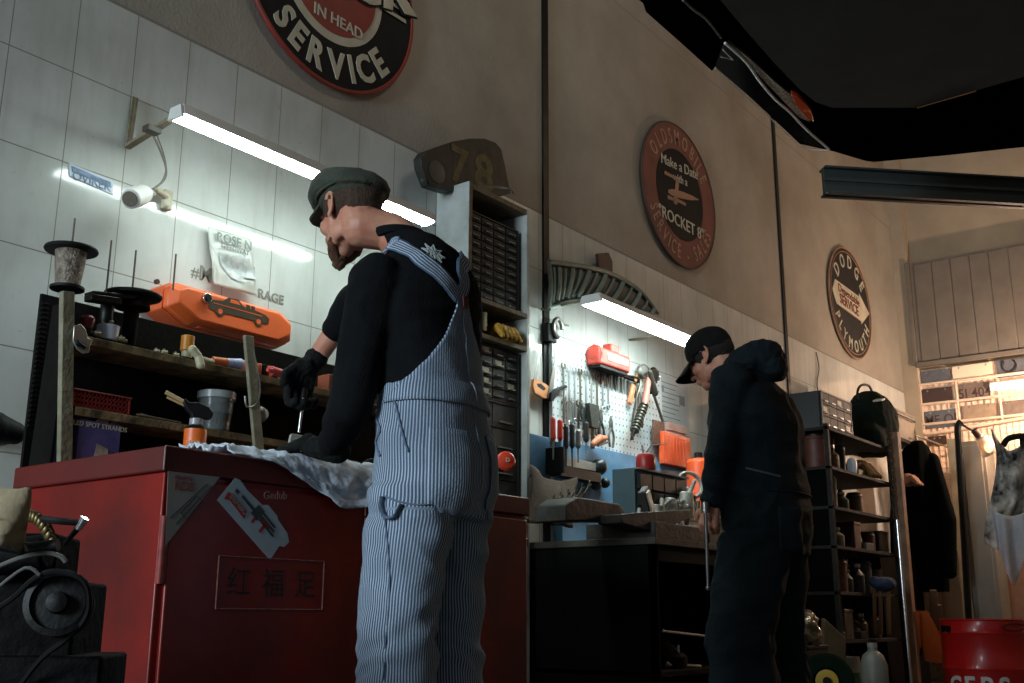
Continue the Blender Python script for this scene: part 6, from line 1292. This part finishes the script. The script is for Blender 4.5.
organiser(sy0+.06, sy0+.62, szs[0]+.002, szs[0]+.26, 4, 3, 'black small-drawer organiser on top of the storage rack, left of the round bag', x1=SXF-.05, light=((0, 1), (2, 2), (3, 0)))
# round dark bag on top
q = V((.36, X(871, 420, .36).y, szs[0])); b_ = MB(); t = thing('sports_bag', 'bulging dark green bag with a white tag on top of the storage rack', 'bag', q)
hh = X(871, 396, .36).z-q.z; b_.ell(q+V((0, 0, hh*.5)), (.20, .27, hh*.56), n=22, m=14).ell(q+V((.0, -.18, hh*.22)), (.16, .18, hh*.3)).ell(q+V((.0, .14, hh*.25)), (.16, .17, hh*.28)).box(q.x-.16, q.x+.15, q.y-.2, q.y+.2, q.z, q.z+.08)
fuse(b_, 'fabric', mat('dark_green_nylon', (22, 34, 28), .9, spec=.1, var=.3, vscale=6), t, .014, 5, folds(.016, 8, 8, 5))
MB().tube(smooth_path([X(857, 400, .45), X(858, 390, .45), X(862, 385, .45), X(869, 386, .42), X(872, 392, .36)]), .010, 8).build('handle', black, t); tg_ = X(879, 400, .53); MB().obox(tg_, (0, 1, .3), .08, .012, .07, V((1, 0, 0))).build('tag', scream, t)
crate('grey_case', 'grey metal case with dark clips in the corner behind the round bag', .10, .36, X(893, 420, .36).y, X(915, 425, .36).y, X(900, 438, .36).z, X(900, 410, .36).z, mat('case_grey', (126, 116, 102), .5, var=.3, vscale=10), 'case')
MB().box(.05, .38, X(893, 420, .36).y, X(915, 425, .36).y+.02, X(900, 438, .36).z-.03, X(900, 438, .36).z).build('wall_shelf', dks); sh__ = bpy.data.objects['wall_shelf']; tag(sh__, 'dark wall shelf carrying the grey metal case in the corner', 'shelf')
# black frame with bottles behind the second worker
q = X(818, 437, .40); t = thing('bottle_holder', 'black holder with two bright spray cans just right of the second worker', 'holder', (.3, q.y, X(811, 470, .40).z))
za, zb2 = X(815, 466, .40).z, X(815, 404, .40).z; MB().box(.33, .35, q.y-.07, q.y+.13, za, zb2).box(.33, .36, q.y-.07, q.y-.055, za, zb2).box(.33, .46, q.y+.115, q.y+.13, za, zb2).box(.33, .46, q.y-.07, q.y+.13, za-.01, za+.01).build('frame', black, t, bevel=.003)
for k, (dy, h) in enumerate(((-.01, .40), (.07, .30))):
    c0 = V((.41, q.y+dy, za+.01)); s_ = thing('spray_can', ('taller', 'shorter')[k]+' bright spray can standing in the black holder', 'can', c0); MB().lathe([(.032, 0), (.034, .006), (.034, h*.75), (.02, h*.84), (.012, h*.86)], c0, n=18).build('body', brt, s_); MB().lathe([(.014, h*.86), (.014, h*.95), (.008, h)], c0, n=12).build('cap', black, s_)
# coat, pole, tall panel
ctm = mat('black_coat', (8, 9, 9), .95, spec=.05, var=.3); cy = 9.3; q = Y(918, 442, cy)
t = thing('coat', 'long black work coat hanging beyond the wooden post', 'coat', Y(922, 592, cy)); R_ = []
for py, xl, xr, dpt in ((441, 912, 922, .03), (448, 905, 928, .10), (462, 895, 934, .13), (500, 893, 942, .15), (545, 892, 947, .15), (592, 892, 948, .13)):
    a, b_ = Y(xl, py, cy), Y(xr, py, cy); c = (a+b_)/2; hw = (b_.x-a.x)/2; R_.append([c+V((hw*cos(u)*(1+.05*sin(9*u)), dpt*sin(u)*(1+.12*sin(7*u+py)), 0)) for u in [2*pi*i/44 for i in range(44)]])
MB().loft(R_).build('fabric', ctm, t, smooth=70); MB().tube([Y(917, 442, cy), Y(916, 436, cy), V((q.x, YB-.05, Y(916, 434, cy).z))], .008).build('hanger', steel, t)
for s_, (xl, xr) in enumerate(((899, 893), (938, 951))): MB().chain([(Y(902+30*s_, 460, cy), .06), (Y(897+52*s_, 520, cy-.05), .06), (Y(898+52*s_, 572, cy-.05), .055)], 12).build('sleeve', ctm, t)
q = X(912, 486, .7); q = D(911, 487, 8.9); glove_heap(q, 'faded pinkish gloves hanging between the wooden post and the black coat', mat('faded_glove', (170, 122, 96), .8, var=.3), 1.3, seed=12)
t = thing('grey_locker', 'tall grey metal panel standing behind the dark bent pole', 'locker', Y(970, 600, 9.9)); a, b_ = Y(957, 440, 9.9), Y(984, 440, 9.9); MB().box(a.x, b_.x, 9.9, 10.2, 0, Y(970, 441, 9.9).z).build('body', mat('locker_grey', (112, 108, 98), .5, var=.2, vscale=4), t, bevel=.006); MB().box(a.x+.04, b_.x-.03, 9.885, 9.9, .1, Y(970, 446, 9.9).z).build('door', MATS['locker_grey'], t, bevel=.004)
a, b_ = Y(948, 440, 9.95), Y(958, 440, 9.95); tag(MB().box(a.x, b_.x, 9.9, 10.0, 0, a.z).build('narrow_board', mat('cream_board', (176, 160, 134), .6), bevel=.003), 'narrow cream board standing left of the grey locker', 'board')
a, b_ = Y(985, 470, 10.3), Y(1040, 470, 10.3); tag(MB().box(a.x, 2.2, 10.3, 10.36, 0, Y(985, 492, 10.3).z).build('plywood_sheet', mat('brown_ply', (118, 84, 60), .6, var=.3, vscale=3)), 'brown board leaning on the back wall right of the grey locker', 'board')
t = thing('bent_pole_lamp', 'dark bent floor pole with a small clamped lamp at its top', 'lamp', D(968, 612, 9.2))
P_ = [D(968, 640, 9.2), D(963, 520, 9.2), D(957.5, 430, 9.2), D(958, 425, 9.2), D(961, 422, 9.2)]; P_[0].z = 0
MB().tube(P_[:2]+smooth_path(P_[2:], 4), .028, 10).build('pole', steel_dark, t); MB().tube([D(961, 424, 9.2), D(978, 434, 9.2)], .010).build('arm', steel_dark, t)
sa, sb_ = D(977, 433, 9.2), D(990, 449, 9.2); MB().lathe([(.03, 0), (.035, .04), (.05, .05), (.085, .20), (.08, .20), (.04, .05), (.0, .045)], sa, sb_-sa, 20).build('shade', mat('milky_shade', (206, 190, 176), .3, alpha=.75), t); MB().cyl(sa-(sb_-sa)*.2, sa+(sb_-sa)*.25, .034, n=14).build('socket', mat('socket_brown', (92, 66, 54), .5), t)
bq = sa+(sb_-sa)*.9; MB().ell(bq, (.035, .035, .045)).build('bulb', mat('warm_bulb', (255, 190, 130), .3, var=0, emit=30.), t)
# work jacket and towel on a hook stand at the right edge
t = thing('jacket_stand', 'black hooped stand at the right edge carrying the patterned jacket', 'stand', D(1012, 640, 8.0)); a = D(1011, 600, 8.0)
MB().tube(smooth_path([D(1003, 446, 8.0), D(1008, 439, 8.0), D(1020, 436, 8.0), D(1036, 437, 8.0)]), .022, 10).tube([D(1022, 437, 8.05), V((D(1022, 437, 8.05).x, D(1022, 437, 8.05).y, 0))], .02, 10).build('frame', black, t)
jm = bpy.data.materials.new('mottled_jacket'); jm = mat('mottled_jacket', (236, 232, 222), .8, var=.9, vscale=7.5, bump=.4, bscale=40, rgb2=(22, 24, 24))
def jk(u, v):
    l = 992+6*sin(v*5)-2*v; r_ = 1046; px = l+(r_-l)*u; py = 443+100*v+8*sin(u*5)-14*(u < .25)*(.25-u)*4*(1-v)
    return D(px, py, 7.85+.12*sin(u*11+v*2)*.5+.06*noise.noise(V((u*4, v*5, 2))))
j = MB().grid(jk, 40, 30).build('jacket', jm, smooth=180); j.modifiers.new('s', 'SOLIDIFY').thickness = .01; tag(j, 'mottled black and grey jacket hanging at the right edge above the barrel', 'jacket')
tw = MB().grid(lambda u, v: D(990+40*u-(0 if u > .5 else 0)+6*v, 508+8*sin(u*3)+v*(30+42*max(0, 1-abs(u-.42)*2.2)), 7.7+.04*sin(u*14)), 20, 16).build('towel', mat('pale_towel', (226, 232, 238), .85, var=.2, vscale=9), smooth=180); tw.modifiers.new('s', 'SOLIDIFY').thickness = .006; tag(tw, 'pale towel with a pointed corner hanging over the mottled jacket', 'towel')
# red barrel
bc_ = D(986, 640, 7.4); zt_ = D(986, 619, 7.4-.2).z; bx, by = bc_.x, bc_.y; R0 = .29
bred = mat('barrel_red', (186, 26, 24), .3, var=.2, vscale=5, coat=.3)
t = thing('oil_drum', 'red steel oil drum with white letters at the bottom right', 'barrel', (bx, by, 0))
MB().lathe([(R0, 0), (R0, zt_*.36), (R0+.010, zt_*.40), (R0, zt_*.44), (R0, zt_*.80), (R0+.010, zt_*.83), (R0, zt_*.86), (R0, zt_-.012), (R0+.008, zt_-.006), (R0+.004, zt_), (R0-.012, zt_), (R0-.012, zt_-.02), (0, zt_-.02)], (bx, by, 0), n=56).build('drum', bred, t)
bm2 = MB(); d0 = atan2(-by, 3.2-bx)
lm_ = mat('drum_white', (206, 206, 200), .4, var=.2)
txt = 'CEPS'; lt = MB()
for k, chh in enumerate(txt):
    a = d0+radians(-46+21*k); n_ = V((cos(a), sin(a), 0)); tn = V((-sin(a), cos(a), 0)); zb_t = D(986, 676, 7.12).z-.125
    lt.text(chh, V((bx, by, zb_t))+n_*(R0+.006), tn, W, .17, .002, bold=.03, wide=.9)
lt.build('lettering', lm_, t)
a = d0+radians(38); n_ = V((cos(a), sin(a), 0)); tn = V((-sin(a), cos(a), 0)); o_ = V((bx, by, zt_-.05))+n_*(R0+.002); MB().tube([o_+tn*(.09*cos(q)*(1 if abs(cos(q)) > .5 else 1))+V((0, 0, .022*sin(q)))+n_*.004 for q in [2*pi*k/24 for k in range(25)]], .007, 6).build('handle_ring', mat('ring_darkred', (110, 20, 20), .4), t)
a = d0+radians(-58); n_ = V((cos(a), sin(a), 0)); o_ = V((bx, by, zt_-.07))+n_*R0; tn = V((-sin(a), cos(a), 0)); MB().obox(o_, tn, .11, .012, .05, V((0, 0, 1))).build('black_tape', black, t)
# things on the floor
t = thing('cart_wheel', 'dark green wheel with a yellow hub, cut by the bottom edge', 'wheel', D(828, 683, 5.6)); c0 = D(827, 681, 5.6); r_ = .128; ax = (CAM-c0).normalized(); ax.z = 0
MB().lathe([(.06, -.03), (r_, -.03), (r_+.012, 0), (r_, .03), (.07, .02), (.06, .0)], c0, ax, 40).build('tyre', mat('green_black', (14, 34, 20), .8, spec=.1), t); MB().lathe([(.058, 0), (.058, .025), (.04, .028), (.0, .02)], c0, ax, 28).build('hub', mat('yellow_hub', (206, 170, 36), .5), t); MB().cyl(c0+ax*.02, c0+ax*.05, .022, n=14).build('axle_nut', black, t)
t = thing('crumpled_bag', 'shiny crumpled foil bag behind the second worker\'s leg', 'bag', D(808, 645, 6.2)); b_ = MB().ell(D(808, 629, 6.2), (.06, .09, .10), n=20, m=14).ell(D(812, 636, 6.2), (.05, .07, .07)); fuse(b_, 'foil', mat('foil', (150, 138, 116), .25, .8, var=.3, vscale=30, bump=1., bscale=30), t, .010, 1, folds(.03, 16, 16, 7))
crate('foil_shelf', 'low dark box under the crumpled foil bag', D(808, 645, 6.2).x-.15, D(808, 645, 6.2).x+.06, D(808, 645, 6.2).y-.15, D(808, 645, 6.2).y+.15, 0, D(808, 645, 6.2).z, black)
q = D(875, 683, 6.5); q.z = 0; zt2 = D(875, 643, 6.5).z; t = thing('plastic_jug', 'translucent grey plastic jug with a cap on the floor', 'jug', q); MB().lathe([(.078, 0), (.082, .01), (.082, zt2*.68), (.06, zt2*.82), (.03, zt2*.88), (.026, zt2*.93)], q, n=24).build('body', mat('grey_jug', (112, 112, 104), .4, var=.2, vscale=6), t); MB().lathe([(.03, 0), (.03, zt2*.07)], q+V((0, 0, zt2*.93)), n=16).build('cap', mat('jug_cap', (136, 134, 126), .4), t)
q = D(848, 683, 6.7); q.z = 0; zt3 = D(848, 657, 6.7).z; t = thing('paint_tin', 'white tin with a green label between the wheel and the grey jug', 'tin', q); MB().lathe([(.08, 0), (.08, zt3), (.07, zt3), (.07, zt3-.01), (0, zt3-.01)], q, n=24).build('body', mat('tin_white', (150, 148, 134), .5, var=.3), t); MB().lathe([(.0815, zt3*.35), (.0815, zt3*.7)], q, n=24).build('green_label', mat('leaf_green', (62, 88, 56), .5, var=.5, vscale=40), t)
q = D(835, 650, 6.9); t = thing('paper_sack', 'folded brown paper sack behind the white tin', 'sack', (q.x, q.y, 0)); zz = D(832, 617, 6.9).z; MB().prism([D(824, 683, 6.6), D(824, 618, 6.6), D(846, 638, 6.6), D(846, 683, 6.6)], V((-.05, .08, 0))).build('paper', mat('kraft', (110, 90, 64), .8, var=.3), t, bevel=.006)
t = thing('handle_bundle', 'bluish cloth bundle on wooden handles hanging at the rack', 'bundle', D(884, 590, 7.4)); b_ = MB().ell(D(884, 584, 7.4), (.08, .11, .05), n=18).ell(D(876, 582, 7.4), (.05, .06, .04)); fuse(b_, 'cloth', mat('dark_blue_cloth', (34, 48, 74), .85), t, .01, 3, folds(.01, 14, 14))
for px in (874, 880, 888): MB().tube([D(px, 588, 7.4), D(px+1, 634, 7.4)], .014).build('wooden_handle', mat('handle_wood', (128, 92, 56), .6), t)
t = thing('folding_stand', 'orange A-shaped folding stand leaning near the red drum', 'stand', D(925, 662, 7.8)); orr2 = mat('dull_orange', (196, 98, 42), .5, var=.25)
MB().prism([D(909, 611, 7.8), D(914, 611, 7.8), D(917, 655, 7.8), D(911, 652, 7.8)], (.03, .02, 0)).build('leg', orr2, t, bevel=.003); MB().prism([D(916, 611, 7.85), D(923, 611, 7.85), D(938, 640, 7.85), D(937, 663, 7.85), D(925, 661, 7.85)], (.03, .02, 0)).build('panel', orr2, t, bevel=.003); MB().tube([D(917, 610, 7.85), D(921, 655, 7.8)], .012).build('brace', black, t)
for k, (a, b_) in enumerate((((933, 590), (936, 665)), ((938, 605), (941, 672)))): p, q = D(*a, 8.2), D(*b_, 8.2); tag(MB().obox((p+q)/2, q-p, (q-p).length, .05, .02).build('wood_plank', mat('brown_plank', (98, 72, 50), .7)), ('taller', 'shorter')[k]+' brown plank leaning behind the orange stand', 'plank')
p, q = D(897, 520, 7.3), D(903, 676, 7.3); q.z = 0.0; q.x, q.y = p.x, p.y; tag(MB().cyl(q, p, .014, n=12).build('metal_pole', chrome), 'thin shiny metal pole standing in front of the wooden post', 'pole')
tr = D(905, 678, 7.5); t = thing('floor_grate', 'pale metal mesh tray on the floor left of the red drum', 'tray', (tr.x, tr.y, 0)); MB().box(tr.x-.25, tr.x+.25, tr.y-.3, tr.y+.3, 0, .03).build('rim', steel, t, bevel=.004)
for k in range(14): MB().cyl((tr.x-.24, tr.y-.28+.043*k, .034), (tr.x+.24, tr.y-.28+.043*k, .034), .005, n=6).build('wire', steel, t)
tag(MB().tube(smooth_path([X(816, 352, .012), X(819, 368, .012), X(817, 385, .012), X(821, 412, .012), X(822, 440, .012)]), .005, 6).build('wall_cable', mat('cable_brown', (90, 74, 60), .7)), 'thin wavy cable running down the wall right of the second dark strip', 'cable')
